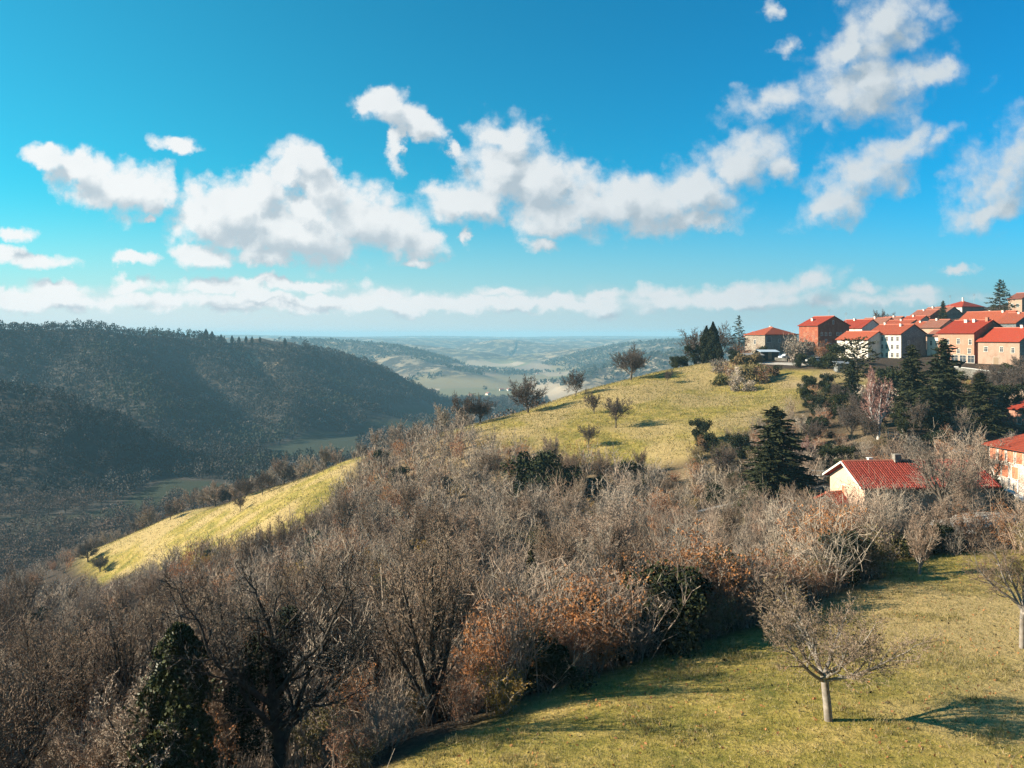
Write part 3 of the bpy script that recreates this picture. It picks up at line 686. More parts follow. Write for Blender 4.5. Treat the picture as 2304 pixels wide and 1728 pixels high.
ed = scatter(6000, -10, 32, 26, 62, 1.7, lambda x, y: (sdist_poly(x, y, MEAD_F) < -0.5) & (sdist_poly(x, y, MEAD_F) > -4.5) & thick_ok(x, y), 6)
pts = pts + [p for p in ed]
lf_end = scatter(900, -200, -100, 215, 285, 3.2, lambda x, y: (sdist_poly(x, y, MEAD_L) < -1) & (y < np.interp(x, crX, crY)+8) & (y > np.interp(x, crX, crY)-40) & (x < -125), 7)
pts = pts + lf_end
pts.sort(key=lambda p: p[1])
print('thicket', len(pts))
# nearest and largest shrubs are things of their own, the rest one thicket
LBS = {0: ('bare brown shrub with many upright stems in the gully thicket', 'shrub', 'bare shrubs of the gully thicket'),
       1: ('shrub still carrying withered rust brown leaves in the gully thicket', 'shrub', 'rust leaved shrubs of the gully thicket'),
       2: ('bare tree rising from the gully thicket', 'tree', 'bare trees of the gully thicket'),
       3: ('dark evergreen bush among the bare shrubs of the gully', 'bush', 'evergreen bushes of the gully thicket'),
       4: ('low olive green bush among the bare shrubs of the gully', 'bush', 'olive green bushes of the gully thicket'),
       5: ('shrub with yellow leaves in the gully thicket', 'shrub', 'yellow leaved shrubs of the gully thicket')}
MT = [mesh_pair('wild', s, 6.5, m_bark, m_twig, split=2, minw=0.035, droplast=False) for s in (31, 32)] + [mesh_pair('vase', s, 8.0, m_bark, m_twigpale, split=2, minw=0.032) for s in (33, 34)]
r_ = np.random.default_rng(77); stuffpts = []; cnt = [0]*6
for i, (x, y) in enumerate(pts):
    z = hz_(x, y); py = H0 - z/y*F; px = 512+x/y*F
    rust = fbm(np.array([x]), np.array([y]), 14, 3, 71)[0]
    q = r_.random()
    if q < 0.15: k = 2
    elif q < 0.15+0.22*(rust > 0.02)+0.05: k = 1
    elif q < 0.40: k = 4 if q < 0.37 else 3
    elif q < 0.445: k = 5
    else: k = 0
    edge = sdist_poly(np.array([x]), np.array([y]), MEAD_F)[0] > -7
    if edge: k = (1, 1, 0, 4, 1, 0, 3, 0, 1, 4)[int(r_.random()*10)] if y > 35 else (1, 0, 0, 4, 0)[int(r_.random()*5)]
    lim = (230, 190, 130, 40, 80, 36)[k]
    if k == 3 and y < 36: k = 0
    if cnt[k] >= lim: stuffpts.append((x, y, k)); continue
    cnt[k] += 1; lb, ct, gp = LBS[k]
    sc = r_.uniform(0.62, 1.25)*(1+.35*float(fbm(np.array([x]), np.array([y]), 13, 2, 88)[0]))*(0.72 if y < 34 else 1.0)*(1.2 if edge and y > 38 else 1)*(0.74 if px > 660 and y > 58 else 1)
    if k == 0: single('bare_shrub', (SH_SHADE if (y < 30 or (y < 50 and i % 3 == 0)) else SH)[i % 4], x, y, lb, ct, gp, sc)
    elif k == 1: tree('leafy_shrub', SL[(0, 2)[i % 2]], x, y, lb, ct, gp, sc=sc*0.9, names=('stems', 'leaves'))
    elif k == 2: tree('bare_tree', MT[i % 4][:2], x, y, lb, ct, gp, sc=r_.uniform(0.75, 1.1)*(0.85 if y < 60 else 1)*(0.58 if px > 640 else 1))
    elif k == 3: single('evergreen_bush', EV[i % 2], x, y, lb, ct, gp, sc*0.9)
    elif k == 4: tree('olive_bush', SL[1], x, y, lb, ct, gp, sc=sc*0.9, names=('stems', 'leaves'))
    else: tree('yellow_shrub', SL[3], x, y, lb, ct, gp, sc=sc*0.8, names=('stems', 'leaves'))
print('counts', cnt, len(stuffpts))
def merged(pts, protos, hscale, seed, name, mat, label, cat, drop=0.0):
    """one mesh of many far plants, each turned and sized at random, with a value of its own for its colour"""
    r = np.random.default_rng(seed); V = []; Fc = []; A = []; o = 0
    P_ = np.array(pts)[:, :2]; Z = HT(P_[:, 0], P_[:, 1])
    for (x, y), z in zip(P_, Z):
        v, f = protos[r.integers(len(protos))]; a = r.uniform(0, 6.28); s = hscale*r.uniform(0.65, 1.3)
        c, s_ = math.cos(a)*s, math.sin(a)*s
        V.append(np.c_[v[:, 0]*c-v[:, 1]*s_+x, v[:, 0]*s_+v[:, 1]*c+y, v[:, 2]*s*r.uniform(.85, 1.2)+z-drop]); Fc.append(f+o); o += len(v)
        A.append(np.full(len(v), r.random(), np.float32))
    me = fast_mesh(name, np.concatenate(V), np.concatenate(Fc), mat)
    at_ = me.attributes.new('rnd', 'FLOAT', 'POINT'); at_.data.foreach_set('value', np.concatenate(A))
    return tag(link(name, me), label, cat, kind='stuff')
far_shrubs = [shrub_mesh(s+80, 4.0, 3.6, 16, 8, 0.055)[0] for s in range(4)]
def leafy(s):
    v, l = shrub_mesh(s+90, 3.2, 3.4, 10, 6, 0.05, 260); l = (l[0], l[1]); return join(v, (l[0]*1.0, l[1]))
tw_pts = [p for p in stuffpts if p[2] in (0, 2)]; lf_pts = [p for p in stuffpts if p[2] not in (0, 2)]
if tw_pts: merged(tw_pts, far_shrubs, 1.05, 3, 'thicket', m_twig, 'dense grey brown mass of bare shrubs filling the upper gully', 'thicket')
if lf_pts: merged(lf_pts, [leafy(s) for s in range(3)], 1.0, 4, 'bramble_thicket', m_rust, 'patches of rust brown leafy scrub spread through the upper gully', 'scrub')
# undergrowth: low twigs and withered grass under everything in the gully
up = scatter(16000, -70, 40, 21, 150, 1.25, lambda x, y: thick_ok(x, y) & ((y < 75) | (fbm(x, y, 9, 2, 5) > 0.0)), 15)
ug = []
for s in range(5):
    r = np.random.default_rng(s+200); n = 46
    b0 = r.normal(size=(n, 3))*np.array([.55, .55, 0]); d = r.normal(size=(n, 3))*np.array([.35, .35, .1])+np.array([0, 0, .9]); L = r.uniform(.4, 1.5, n)[:, None]
    ug.append(ribbons(b0-np.array([0, 0, .1]), b0+d*L, np.full(n, .022), np.full(n, .012), r))
merged(up, ug, 1.0, 8, 'undergrowth', m_twig, 'tangle of low brown stems and withered stalks under the shrubs', 'undergrowth')

# ---- woodland on the opposite hill
def wood_ok(x, y):
    f = fbm(x, y, 90, 3, 41)*45; a_, _ = seg_dist(x, y, AXIS)
    h = HT(x, y)-floor_h(y); c = np.interp(x, crX, crY)
    ok = (y-c > 60) & ~((a_+f*1.8 < 18) & (h < 16) & (y < 1350))
    ok &= (x > -0.69*y-30) & (x < np.where(y < 1350, 0.03*y+20, 0.34*y))
    px = 512+x/y*F; py = H0-(HT(x, y)+3)/y*F
    ok &= ~((px > 225) & (px < 305) & (py < 347) & (y > 950) & (fbm(x, y, 60, 2, 8) > -0.15))
    ok &= ~((y < 650) & (px < 25) & (py > 393) & (py < 404))
    return ok
def cheap_crown(s, n, w=7.0, h=8.0, sz=1.5):
    r = np.random.default_rng(s); d = r.normal(size=(n, 3)); d /= np.linalg.norm(d, axis=1)[:, None]
    p = d*np.array([w/2, w/2, h*0.42])*r.uniform(0.45, 1.05, n)[:, None]; p[:, 2] += h*0.55
    a = leaves(p, r.uniform(0.5, 1.0, n)*sz, r, 1.8, 1.0)
    t = ribbons(np.zeros((3, 3))-np.array([0, 0, 1.]), np.zeros((3, 3))+np.array([0, 0, h*0.6]), np.full(3, .35), np.full(3, .2), r)
    return join(a, t)
wpts = scatter(80000, -760, 60, 330, 1420, 5.1, wood_ok, 25)
print('wood', len(wpts))
def gap_ok(x, y):
    c = np.interp(x, crX, crY); a_, _ = seg_dist(x, y, AXIS)
    return (y-c > 34) & (y < 440) & (x > -0.69*y-20) & (x < 10) & ~((a_ < 14) & (fbm(x, y, 60, 2, 3) > 0))
gpts = scatter(9000, -330, 10, 200, 440, 5.0, gap_ok, 26)
wpts = [p for p in wpts if p[1] >= 440]
merged(gpts, [cheap_crown(s+60, 420, 6.0, 7.0, sz=.42) for s in range(5)], 1.0, 16, 'riverside_woodland', m_twigdk2, 'grey bare woodland filling the slope behind the left spur', 'woodland')
npts = [p for p in wpts if p[1] < 640]; fpts = [p for p in wpts if p[1] >= 640]
dk = [p for p in wpts if fbm(np.array([p[0]]), np.array([p[1]]), 70, 3, 91)[0] > 0.36]; dks = set(dk)
merged([p for p in npts if p not in dks], [cheap_crown(s, 130, sz=.85) for s in range(5)], 1.0, 11, 'woodland', m_canopy, 'bare winter woodland covering the near spur of the opposite hillside', 'woodland')
merged([p for p in fpts if p not in dks], [cheap_crown(s+9, 80, sz=1.05) for s in range(5)], 1.05, 12, 'hillside_woodland', m_canopy, 'bare winter woodland covering the long opposite ridge', 'woodland')
merged(dk, [cheap_crown(s+19, 60, 5.5, 10, sz=1.4) for s in range(4)], 0.9, 13, 'evergreen_woodland', m_darkcan, 'darker evergreen trees scattered through the woodland of the opposite hill', 'woodland')
# woodland far down the valley
def dist_ok(x, y):
    px = 512+x/y*F; h = HT(x, y)-floor_h(y)
    return (px > 250) & (px < 800) & (y > 1300) & ((h > 12) & (fbm(x, y, 240, 3, 95) > -0.12) | (fbm(x, y, 120, 2, 97) > 0.42))
far_pts = scatter(26000, -900, 1100, 1300, 3000, 11, dist_ok, 35)
print('distant', len(far_pts))
merged(far_pts, [cheap_crown(s+29, 14, 13, 9, sz=4.2) for s in range(5)], 1.0, 14, 'valley_woodland', m_darkcan, 'woods on the hills far down the valley', 'woodland')

# ---- back slope behind the near crests: bare trees whose crowns rise over the edge
G3 = 'bare trees rising from behind the near crest'
bk = scatter(3600, -235, 12, 170, 340, 5.4, lambda x, y: (y > np.interp(x, crX, crY)+7) & (y < np.interp(x, crX, crY)+42), 45)
def bk_ok(x, y):
    z = hz_(x, y); top = H0-(z+6.5)/y*F; px = 512+x/y*F
    return top < 640 and -30 < px < 470
bk = [p for p in bk if bk_ok(*p)]
r_ = np.random.default_rng(9)
BT = [mesh_pair('wild', s, 6.5, m_bark, m_twig, split=2, minw=0.07, droplast=True) for s in (51, 52)] + [mesh_pair('dome', 53, 7.5, m_bark, m_twig, split=2, minw=0.07, droplast=True)]
print('back', len(bk))
for i, (x, y) in enumerate(bk[:280]): tree('bare_tree', BT[i % 3][:2], x, y, 'grey bare tree rising from behind the crest of the left spur', 'tree', G3, sc=r_.uniform(.75, 1.25))
# ------------------------------------------------------------------ building materials
def wall_mat(name, base, stain, sc=0.6, stone=0.0):
    m, t, b = new_mat(name, 0.92); p = objpos(t)
    n = NOISE(t, p, sc, 6, 0.65); n2 = NOISE(t, p, sc*6, 4, 0.7)
    c = MIX(t, SMOOTH(t, n, 0.45, 0.72), base, stain)
    c = MIX(t, 0.5, c, MIX(t, 1.0, c, RAMP(t, n2, [(0.3,(0.7,0.7,0.7)),(0.7,(1.25,1.25,1.25))]), 'MULTIPLY'))
    h = n2
    if stone:
        vo = t.nodes.new('ShaderNodeTexVoronoi'); vo.feature = 'DISTANCE_TO_EDGE'; vo.inputs['Scale'].default_value = 2.4
        mp = t.nodes.new('ShaderNodeMapping'); mp.inputs['Scale'].default_value = (1, 1, 1.8); t.links.new(p, mp.inputs[0]); t.links.new(mp.outputs[0], vo.inputs['Vector'])
        vc = t.nodes.new('ShaderNodeTexVoronoi'); vc.inputs['Scale'].default_value = 2.4; t.links.new(mp.outputs[0], vc.inputs['Vector'])
        e = SMOOTH(t, vo.outputs['Distance'], 0.02, 0.10)
        c = MIX(t, stone, c, MIX(t, 1.0, c, MIX(t, e, (0.45, 0.42, 0.4), MIX(t, vc.outputs['Color'], (0.7, 0.7, 0.7), (1.25, 1.2, 1.15))), 'MULTIPLY')); h = e
    oi = t.nodes.new('ShaderNodeObjectInfo'); c = MIX(t, 1.0, c, RAMP(t, oi.outputs['Random'], [(0,(.82,.84,.86)),(1,(1.15,1.1,1.06))]), 'MULTIPLY')
    t.links.new(c, b.inputs['Base Color']); bump(t, b, h, 0.4, 0.05); return m
def roof_mat(name, a, c2, moss, rot=0.0, per=0.28):
    m, t, b = new_mat(name, 0.85); p = objpos(t)
    n = NOISE(t, p, 1.1, 5, 0.7); n2 = NOISE(t, p, 7, 3, 0.7)
    c = MIX(t, SMOOTH(t, n2, 0.35, 0.65), a, c2); c = MIX(t, SMOOTH(t, n, 0.58, 0.75), c, moss)
    sx_ = t.nodes.new('ShaderNodeSeparateXYZ'); t.links.new(p, sx_.inputs[0])
    k = 2*math.pi/per
    row = M(t, 'SINE', M(t, 'MULTIPLY', sx_.outputs[2], k*1.9)); colw = M(t, 'SINE', M(t, 'MULTIPLY', sx_.outputs[0 if rot else 1], k))
    h = M(t, 'ADD', M(t, 'MULTIPLY', row, 0.35), M(t, 'MULTIPLY', colw, 0.5))
    oi = t.nodes.new('ShaderNodeObjectInfo'); c = MIX(t, 1.0, c, RAMP(t, oi.outputs['Random'], [(0,(.62,.7,.75)),(.35,(1.05,.95,.9)),(.7,(.85,1.15,1.2)),(1,(1.2,1.3,1.3))]), 'MULTIPLY')
    t.links.new(c, b.inputs['Base Color']); bump(t, b, h, 0.7, 0.06); return m
w_white = wall_mat('white_render', (0.534,0.499,0.441), (0.338,0.293,0.242))
w_pink = wall_mat('pink_render', (0.341,0.170,0.115), (0.313,0.211,0.157))
w_palepink = wall_mat('pale_pink_render', (0.332,0.224,0.163), (0.276,0.173,0.119))
w_brick = wall_mat('terracotta_render', (0.253,0.072,0.039), (0.349,0.144,0.078), 0.9)
w_stone = wall_mat('rubble_stone', (0.297,0.258,0.208), (0.217,0.159,0.118), 0.5, 0.8)
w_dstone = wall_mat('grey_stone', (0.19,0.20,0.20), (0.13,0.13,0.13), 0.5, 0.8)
w_ochre = wall_mat('ochre_render', (0.50,0.345,0.25), (0.40,0.28,0.21), 0.5)
w_peel = wall_mat('peeling_stone', (0.511,0.464,0.418), (0.390,0.186,0.121), 0.7, 0.6)
w_field = wall_mat('dry_stone', (0.219,0.210,0.187), (0.116,0.107,0.090), 0.6, 0.9)
r_red = roof_mat('red_tiles', (0.279,0.037,0.016), (0.180,0.023,0.011), (0.156,0.057,0.033))
r_red2 = roof_mat('orange_tiles', (0.279,0.061,0.028), (0.180,0.033,0.016), (0.148,0.070,0.045))
r_old = roof_mat('weathered_tiles', (0.246,0.086,0.056), (0.156,0.048,0.030), (0.131,0.098,0.074))
def plain(name, c, rough=0.7, metal=0.0):
    m, t, b = new_mat(name, rough); p = objpos(t); n = NOISE(t, p, 5, 3, 0.6)
    t.links.new(MIX(t, n, tuple(x*0.75 for x in c), tuple(min(1, x*1.2) for x in c)), b.inputs['Base Color']); b.inputs['Metallic'].default_value = metal; return m
m_trim = plain('pale_trim', (0.62,0.56,0.48)); m_frame = plain('window_frame', (0.40,0.34,0.28)); m_shut = plain('red_shutter', (0.50,0.17,0.09)); m_wood = plain('weathered_wood', (0.20,0.14,0.09))
m_ridge = plain('ridge_tiles', (0.36,0.12,0.075)); m_white = plain('white_paint', (0.75,0.74,0.70)); m_grey = plain('grey_metal', (0.30,0.32,0.33), 0.5, 0.6)
m_greyroof = plain('grey_sheet', (0.20,0.19,0.18)); m_dark = plain('dark_opening', (0.03,0.03,0.03)); m_conc = plain('pale_concrete', (0.52,0.50,0.46)); m_bluep = plain('blue_grey_sheet', (0.35,0.42,0.48), 0.5)
m_glass, t, b = new_mat('window_glass', 0.12); b.inputs['Base Color'].default_value = (0.04, 0.05, 0.06, 1); b.inputs['Specular IOR Level'].default_value = 0.5
m_rub = plain('black_rubber', (0.02,0.02,0.02)); m_road = wall_mat('pale_road', (0.36,0.33,0.29), (0.22,0.20,0.17), 0.35)

def window(root, face, W_, L_, u, v, w, h, kind='plain', shut=None):
    """a window on the wall: face 'a' is the wall x=0 (u runs along y), face 'b' the wall y=0 (u runs along x)"""
    f = MB(); g_ = MB(); t_ = 0.07; o = 0.05
    def bx(mb, u0, u1, v0, v1, d0, d1):
        if face == 'a': mb.box(-d1, -d0, u0, u1, v0, v1)
        else: mb.box(u0, u1, -d1, -d0, v0, v1)
    e = 0.01
    bx(f, u-w/2-t_, u-w/2, v, v+h, -0.02, o); bx(f, u+w/2, u+w/2+t_, v, v+h, -0.02, o)
    bx(f, u-w/2-t_, u+w/2+t_, v+h, v+h+t_, -0.02, o+e); bx(f, u-w/2-t_-.04, u+w/2+t_+.04, v-t_, v, -0.02, o+.05)
    fo = f.build('window', m_trim if kind != 'door' else m_frame, root)
    bx(g_, u-w/2, u+w/2, v, v+h, 0.002, 0.022)
    g_.build('pane' if kind == 'plain' else 'panel', m_glass if kind == 'plain' else {'door': m_wood, 'shut': m_shut}.get(kind, m_dark), fo)
    if kind == 'plain' and w > 0.5:
        mm = MB(); bx(mm, u-.025, u+.025, v, v+h, 0.024, 0.04); bx(mm, u-w/2, u-.026, v+h*.62, v+h*.62+.05, 0.024, 0.04); bx(mm, u+.026, u+w/2, v+h*.62, v+h*.62+.05, 0.024, 0.04); mm.build('glazing_bar', m_frame, fo)
    if shut:
        for s in (-1, 1):
            sm = MB(); c = u+s*(w/2+t_+w*0.24); bx(sm, c-w*.22, c+w*.22, v, v+h, 0.004, 0.05); sm.build('shutter', shut, fo)
    if kind == 'door': fo.name = 'door'
def chimney(roof, x, y, z, h=0.9, s=0.3, mat=None):
    c = MB(); c.box(x-s, x+s, y-s, y+s, z-0.8, z+h); c.box(x-s-.06, x+s+.06, y-s-.06, y+s+.06, z+h, z+h+.09)
    k = c.build('chimney', mat or m_trim, roof)
def house(name, label, pxc, Yc, px_l, W_, th, eave, base, rise, wall, roof, ridge='y', o=0.4, side=None, L_=None, wins=(), chims=(), trim=True, hip=0.0, found=3.0):
    """corner at column pxc and depth Yc; the lit wall runs from it to the left and back until column px_l"""
    c_, s_ = math.cos(R(th)), math.sin(R(th)); xc = (pxc-512)/F*Yc; k = (px_l-512)/F
    if L_ is None: L_ = (xc-k*Yc)/(c_+k*s_)
    z1 = (H0-eave)/F*Yc; z0 = (H0-base)/F*Yc; h = z1-z0; rh = rise
    root = empty(name, (xc, Yc, z0), R(90-th)); tag(root, label, 'house')
    zb = -found
    w = MB()
    if hip: w.box(0, W_, 0, L_, zb, h)
    elif ridge == 'y':
        w.poly([(0,0,zb),(W_,0,zb),(W_,0,h),(W_/2,0,h+rh),(0,0,h),(0,L_,zb),(W_,L_,zb),(W_,L_,h),(W_/2,L_,h+rh),(0,L_,h)],
               [(0,1,2,3,4),(9,8,7,6,5),(0,4,9,5),(1,6,7,2),(0,5,6,1),(2,7,8,3),(3,8,9,4)])
    else:
        w.poly([(0,0,zb),(0,L_,zb),(0,L_,h),(0,L_/2,h+rh),(0,0,h),(W_,0,zb),(W_,L_,zb),(W_,L_,h),(W_,L_/2,h+rh),(W_,0,h)],
               [(4,3,2,1,0),(5,6,7,8,9),(0,5,9,4),(1,2,7,6),(0,1,6,5),(2,3,8,7),(3,4,9,8)])
    wo_ = w.build('wall', wall, root)
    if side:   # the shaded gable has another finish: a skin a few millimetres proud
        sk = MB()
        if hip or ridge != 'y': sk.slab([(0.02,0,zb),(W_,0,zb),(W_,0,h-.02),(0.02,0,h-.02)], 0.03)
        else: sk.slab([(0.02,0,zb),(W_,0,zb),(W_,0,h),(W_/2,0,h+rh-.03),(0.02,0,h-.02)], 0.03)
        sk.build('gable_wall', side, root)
    r_ = MB(); t_ = 0.17; e = 0.03
    if hip:
        a = hip
        v = [(-o,-o,h+e),(W_+o,-o,h+e),(W_+o,L_+o,h+e),(-o,L_+o,h+e)]
        p = [(W_/2,a,h+rh),(W_/2,L_-a,h+rh)]
        r_.poly(v + p + [(x,y,z-t_) for x,y,z in v], [(0,1,4),(1,2,5,4),(2,3,5),(3,0,4,5),(6,7,1,0),(7,8,2,1),(8,9,3,2),(9,6,0,3),(9,8,7,6)])
    elif ridge == 'y':
        sl_ = rh/(W_/2); ze = h-o*sl_+e
        r_.slab([(-o,-o*.7,ze),(W_/2,-o*.7,h+rh+e),(W_/2,L_+o*.7,h+rh+e),(-o,L_+o*.7,ze)], t_)
        r_.slab([(W_/2+.004,-o*.7,h+rh+e),(W_+o,-o*.7,ze),(W_+o,L_+o*.7,ze),(W_/2+.004,L_+o*.7,h+rh+e)], t_)
    else:
        sl_ = rh/(L_/2); ze = h-o*sl_+e
        r_.slab([(-o*.9,-o,ze),(W_+o*.7,-o,ze),(W_+o*.7,L_/2,h+rh+e),(-o*.9,L_/2,h+rh+e)], t_)
        r_.slab([(-o*.9,L_/2+.004,h+rh+e),(W_+o*.7,L_/2+.004,h+rh+e),(W_+o*.7,L_+o,ze),(-o*.9,L_+o,ze)], t_)
    ro = r_.build('roof', roof, root)
    cap = MB(); zc = h+rh+t_+e-.02
    if hip: cap.tube((W_/2, hip, h+rh), (W_/2, L_-hip, h+rh), .13)
    elif ridge == 'y': cap.tube((W_/2,-o*.7,zc),(W_/2,L_+o*.7,zc),.13)
    else: cap.tube((-o*.9,L_/2,zc),(W_+o*.7,L_/2,zc),.13)
    cap.build('ridge_cap', m_ridge, ro)
    if trim:
        tr = MB()
        if ridge == 'y' or hip: tr.box(-0.10, -0.003, 0, L_, h-.26, h-.14)
        else: tr.box(0, W_, -0.10, -0.003, h-.26, h-.14)
        tr.build('gutter', m_frame, root)
    for w_ in wins:
        f, uu, vv, ww, hh = w_[:5]; Lf = L_ if f == 'a' else W_
        window(root, f, W_, L_, uu*Lf, vv*h, ww, hh, *(w_[5:] if len(w_) > 5 else ()))
    for ch in chims:
        x, y = ch[0]*W_, ch[1]*L_
        zz = h + rh*(1-abs(x-W_/2)/(W_/2)) if ridge == 'y' else h + rh*(1-abs(y-L_/2)/(L_/2))
        chimney(ro, x, y, zz, *(ch[2:]))
    return root, W_, L_, h

TH = 64
# main village row
house('hip_roof_house', 'low stone house with a hipped red roof at the left end of the village', 765, 226, 754, 12.0, TH, 334.5, 352, 2.1, w_stone, r_red2, L_=8.0, hip=3.2, wins=[('b',.12,.55,1.5,1.5),('b',.45,.55,.8,.9),('b',.52,.05,1.4,2.0,'door'),('a',.5,.45,.8,1.2),('b',.8,.55,.8,1.0)], chims=[(.55,.6,.5,.22)])
house('annex_house', 'small lean annex with red tiles left of the hip roofed stone house', 757, 232, 745, 6.0, TH, 336.5, 350, 1.2, w_brick, r_red2, wins=[('a',.5,.3,.8,1.0)])
house('terracotta_house', 'tall terracotta coloured house with a broad dark red gable', 818, 230, 799, 12.5, TH, 325.5, 352, 2.6, w_brick, r_red, wins=[('b',u_,.62,.7,.9) for u_ in (.12,.25,.38,.62,.72,.86)]+[('b',u_,.36,.7,.9) for u_ in (.25,.62,.72)]+[('b',.48,1.06,.5,1.0),('b',.12,.02,1.6,2.2,'door'),('b',.34,.02,1.4,2.2),('b',.56,.04,1.6,1.9)], chims=[(.25,.7,.8,.3)])
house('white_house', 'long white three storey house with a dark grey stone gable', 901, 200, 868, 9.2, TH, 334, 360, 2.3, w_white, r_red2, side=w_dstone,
      wins=[('a',u_,v_,.7,1.1) for u_ in (.10,.26,.42,.56,.72,.90) for v_ in (.10,.42,.73)]+[('b',.3,.6,.7,.9)], chims=[(.4,.3,.7,.25),(.5,.85,.6,.22)])
house('white_wing', 'lower white house wing with an uneven red roof left of the long white house', 868, 203, 837, 7.5, TH, 339.5, 360, 1.9, w_white, r_red2, wins=[('a',.25,.5,.7,1.0),('a',.6,.5,.7,1.0),('a',.45,.1,.8,1.2)])
house('narrow_white_house', 'narrow white house squeezed between the grey gable and the pink house', 941, 200, 927, 6, TH, 336, 360, 1.4, w_white, r_old, wins=[('a',.3,.6,.6,1.2),('a',.7,.6,.6,1.2),('a',.3,.2,.6,1.2)])
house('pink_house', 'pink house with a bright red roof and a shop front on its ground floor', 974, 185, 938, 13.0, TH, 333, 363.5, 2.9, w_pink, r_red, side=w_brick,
      wins=[('a',.10,.62,.7,1.2),('a',.42,.64,.7,1.2),('a',.12,.32,.7,1.2),('a',.42,.32,.7,1.0),('a',.72,.62,.7,1.2),('a',.08,.02,1.6,1.7),('a',.30,.02,1.6,1.7),('a',.52,.02,1.6,1.7),('b',.5,.6,.7,1.0)], chims=[(.42,.4,.8,.3),(.42,.62,.7,.35),(.45,.08,1.0,.3,w_pink)])
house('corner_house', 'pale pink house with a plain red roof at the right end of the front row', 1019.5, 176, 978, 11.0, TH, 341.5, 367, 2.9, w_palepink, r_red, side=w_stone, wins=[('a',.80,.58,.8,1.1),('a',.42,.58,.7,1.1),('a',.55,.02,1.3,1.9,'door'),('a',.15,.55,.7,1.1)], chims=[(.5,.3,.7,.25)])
# awning over the shop front of the pink house
# second row, stepping up the hill behind
rows = [
 ('village_house','house with a curved red roof behind the terracotta house',862,246,836,9,328,345,2.5,w_white,r_red,[('a',.3,.5,.7,1.1)]),
 ('village_house','house with a steep weathered roof and a white chimney behind the white wing',882,255,857,8,325,343,2.2,w_brick,r_old,[('a',.3,.4,.8,1.0),('a',.7,.4,.8,1.0)]),
 ('village_house','wide low house with orange tiles above the long white house',905,240,880,9,327,345,2.0,w_stone,r_red2,[('a',.5,.5,.7,.9)]),
 ('village_house','dark walled house whose gable shows above the grey stone gable',926,232,908,8,329,345,2.0,w_dstone,r_red2,[('b',.3,.5,.7,.9)]),
 ('village_house','pale house with old pinkish tiles left of the pink house',940,222,921,8,327.5,348,2.1,w_palepink,r_old,[('a',.5,.5,.7,.9)]),
 ('village_house','small house with patched tiles near the dark pointed tree',930,268,910,8,316,332,2.0,w_brick,r_old,[('a',.5,.5,.7,.9)]),
 ('village_house','house with a broad tiled roof left of the dark pointed tree',945,275,920,9,313.5,330,2.2,w_stone,r_old,[('a',.3,.5,.7,.9),('a',.7,.5,.7,.9)]),
 ('village_house','long house with a large orange roof rising above the pink house',1003,212,955,11,324,345,3.4,w_pink,r_red2,[('a',.4,.5,.7,.9)]),
 ('village_house','orange roofed house with a dark gable wall behind the corner house',1016,206,996,11,323,342,2.6,w_dstone,r_red2,[('b',.5,.5,.8,1.0)]),
 ('village_house','low house with a red roof under the tall spreading cedar',995,255,968,8,317.5,330,1.8,w_white,r_old,[('a',.5,.4,.7,.9)]),
 ('village_house','narrow tiled house in the middle of the crowded roofs',918,252,900,7,322,340,1.8,w_ochre,r_red2,[('a',.5,.5,.7,.9)]),
 ('village_house','lowest tiled house on the skyline left of the crowded roofs',895,272,872,8,321.5,336,1.6,w_stone,r_old,[('a',.5,.5,.7,.9)]),
]
for nm, lb, pc, Y, pl, w_, ev, bs, ri, wm, rm, wn in rows:
    house(nm, lb, pc, Y, pl, w_, TH, ev, bs, ri, wm, rm, wins=wn, chims=[(.45,random.uniform(.2,.8),random.uniform(.5,.9),.24)])
house('hilltop_house', 'small white house with a hipped red roof on the hilltop left of the cedar', 962, 290, 950, 12.5, TH, 306.5, 317, 2.2, w_white, r_red, L_=8, hip=3.5, side=w_palepink, wins=[('a',.5,.4,.9,1.2),('a',.15,.4,.7,1.2)], chims=[(.5,.5,1.2,.2)])
house('skyline_house', 'pink house at the very right edge of the skyline behind the cedar', 1022, 262, 1008, 10, TH, 298.5, 314, 1.9, w_palepink, r_old, wins=[('a',.3,.45,.9,1.2),('a',.7,.45,.9,1.2)])
# the house by the thicket and its neighbours
rt, w_, l_, h_ = house('tiled_house', 'ochre gabled house with a long red tiled roof standing behind the thicket', 864.5, 78, 839, 13.2, 86, 487, 527, 1.75, w_ochre, roof_mat('red_ribbed_tiles', (0.25,0.042,0.027), (0.13,0.022,0.016), (0.21,0.10,0.065), 1, 0.34), ridge='x', o=0.5, side=w_stone, L_=7.2,
      wins=[('a',.58,.55,.62,1.15,'shut')], trim=False)
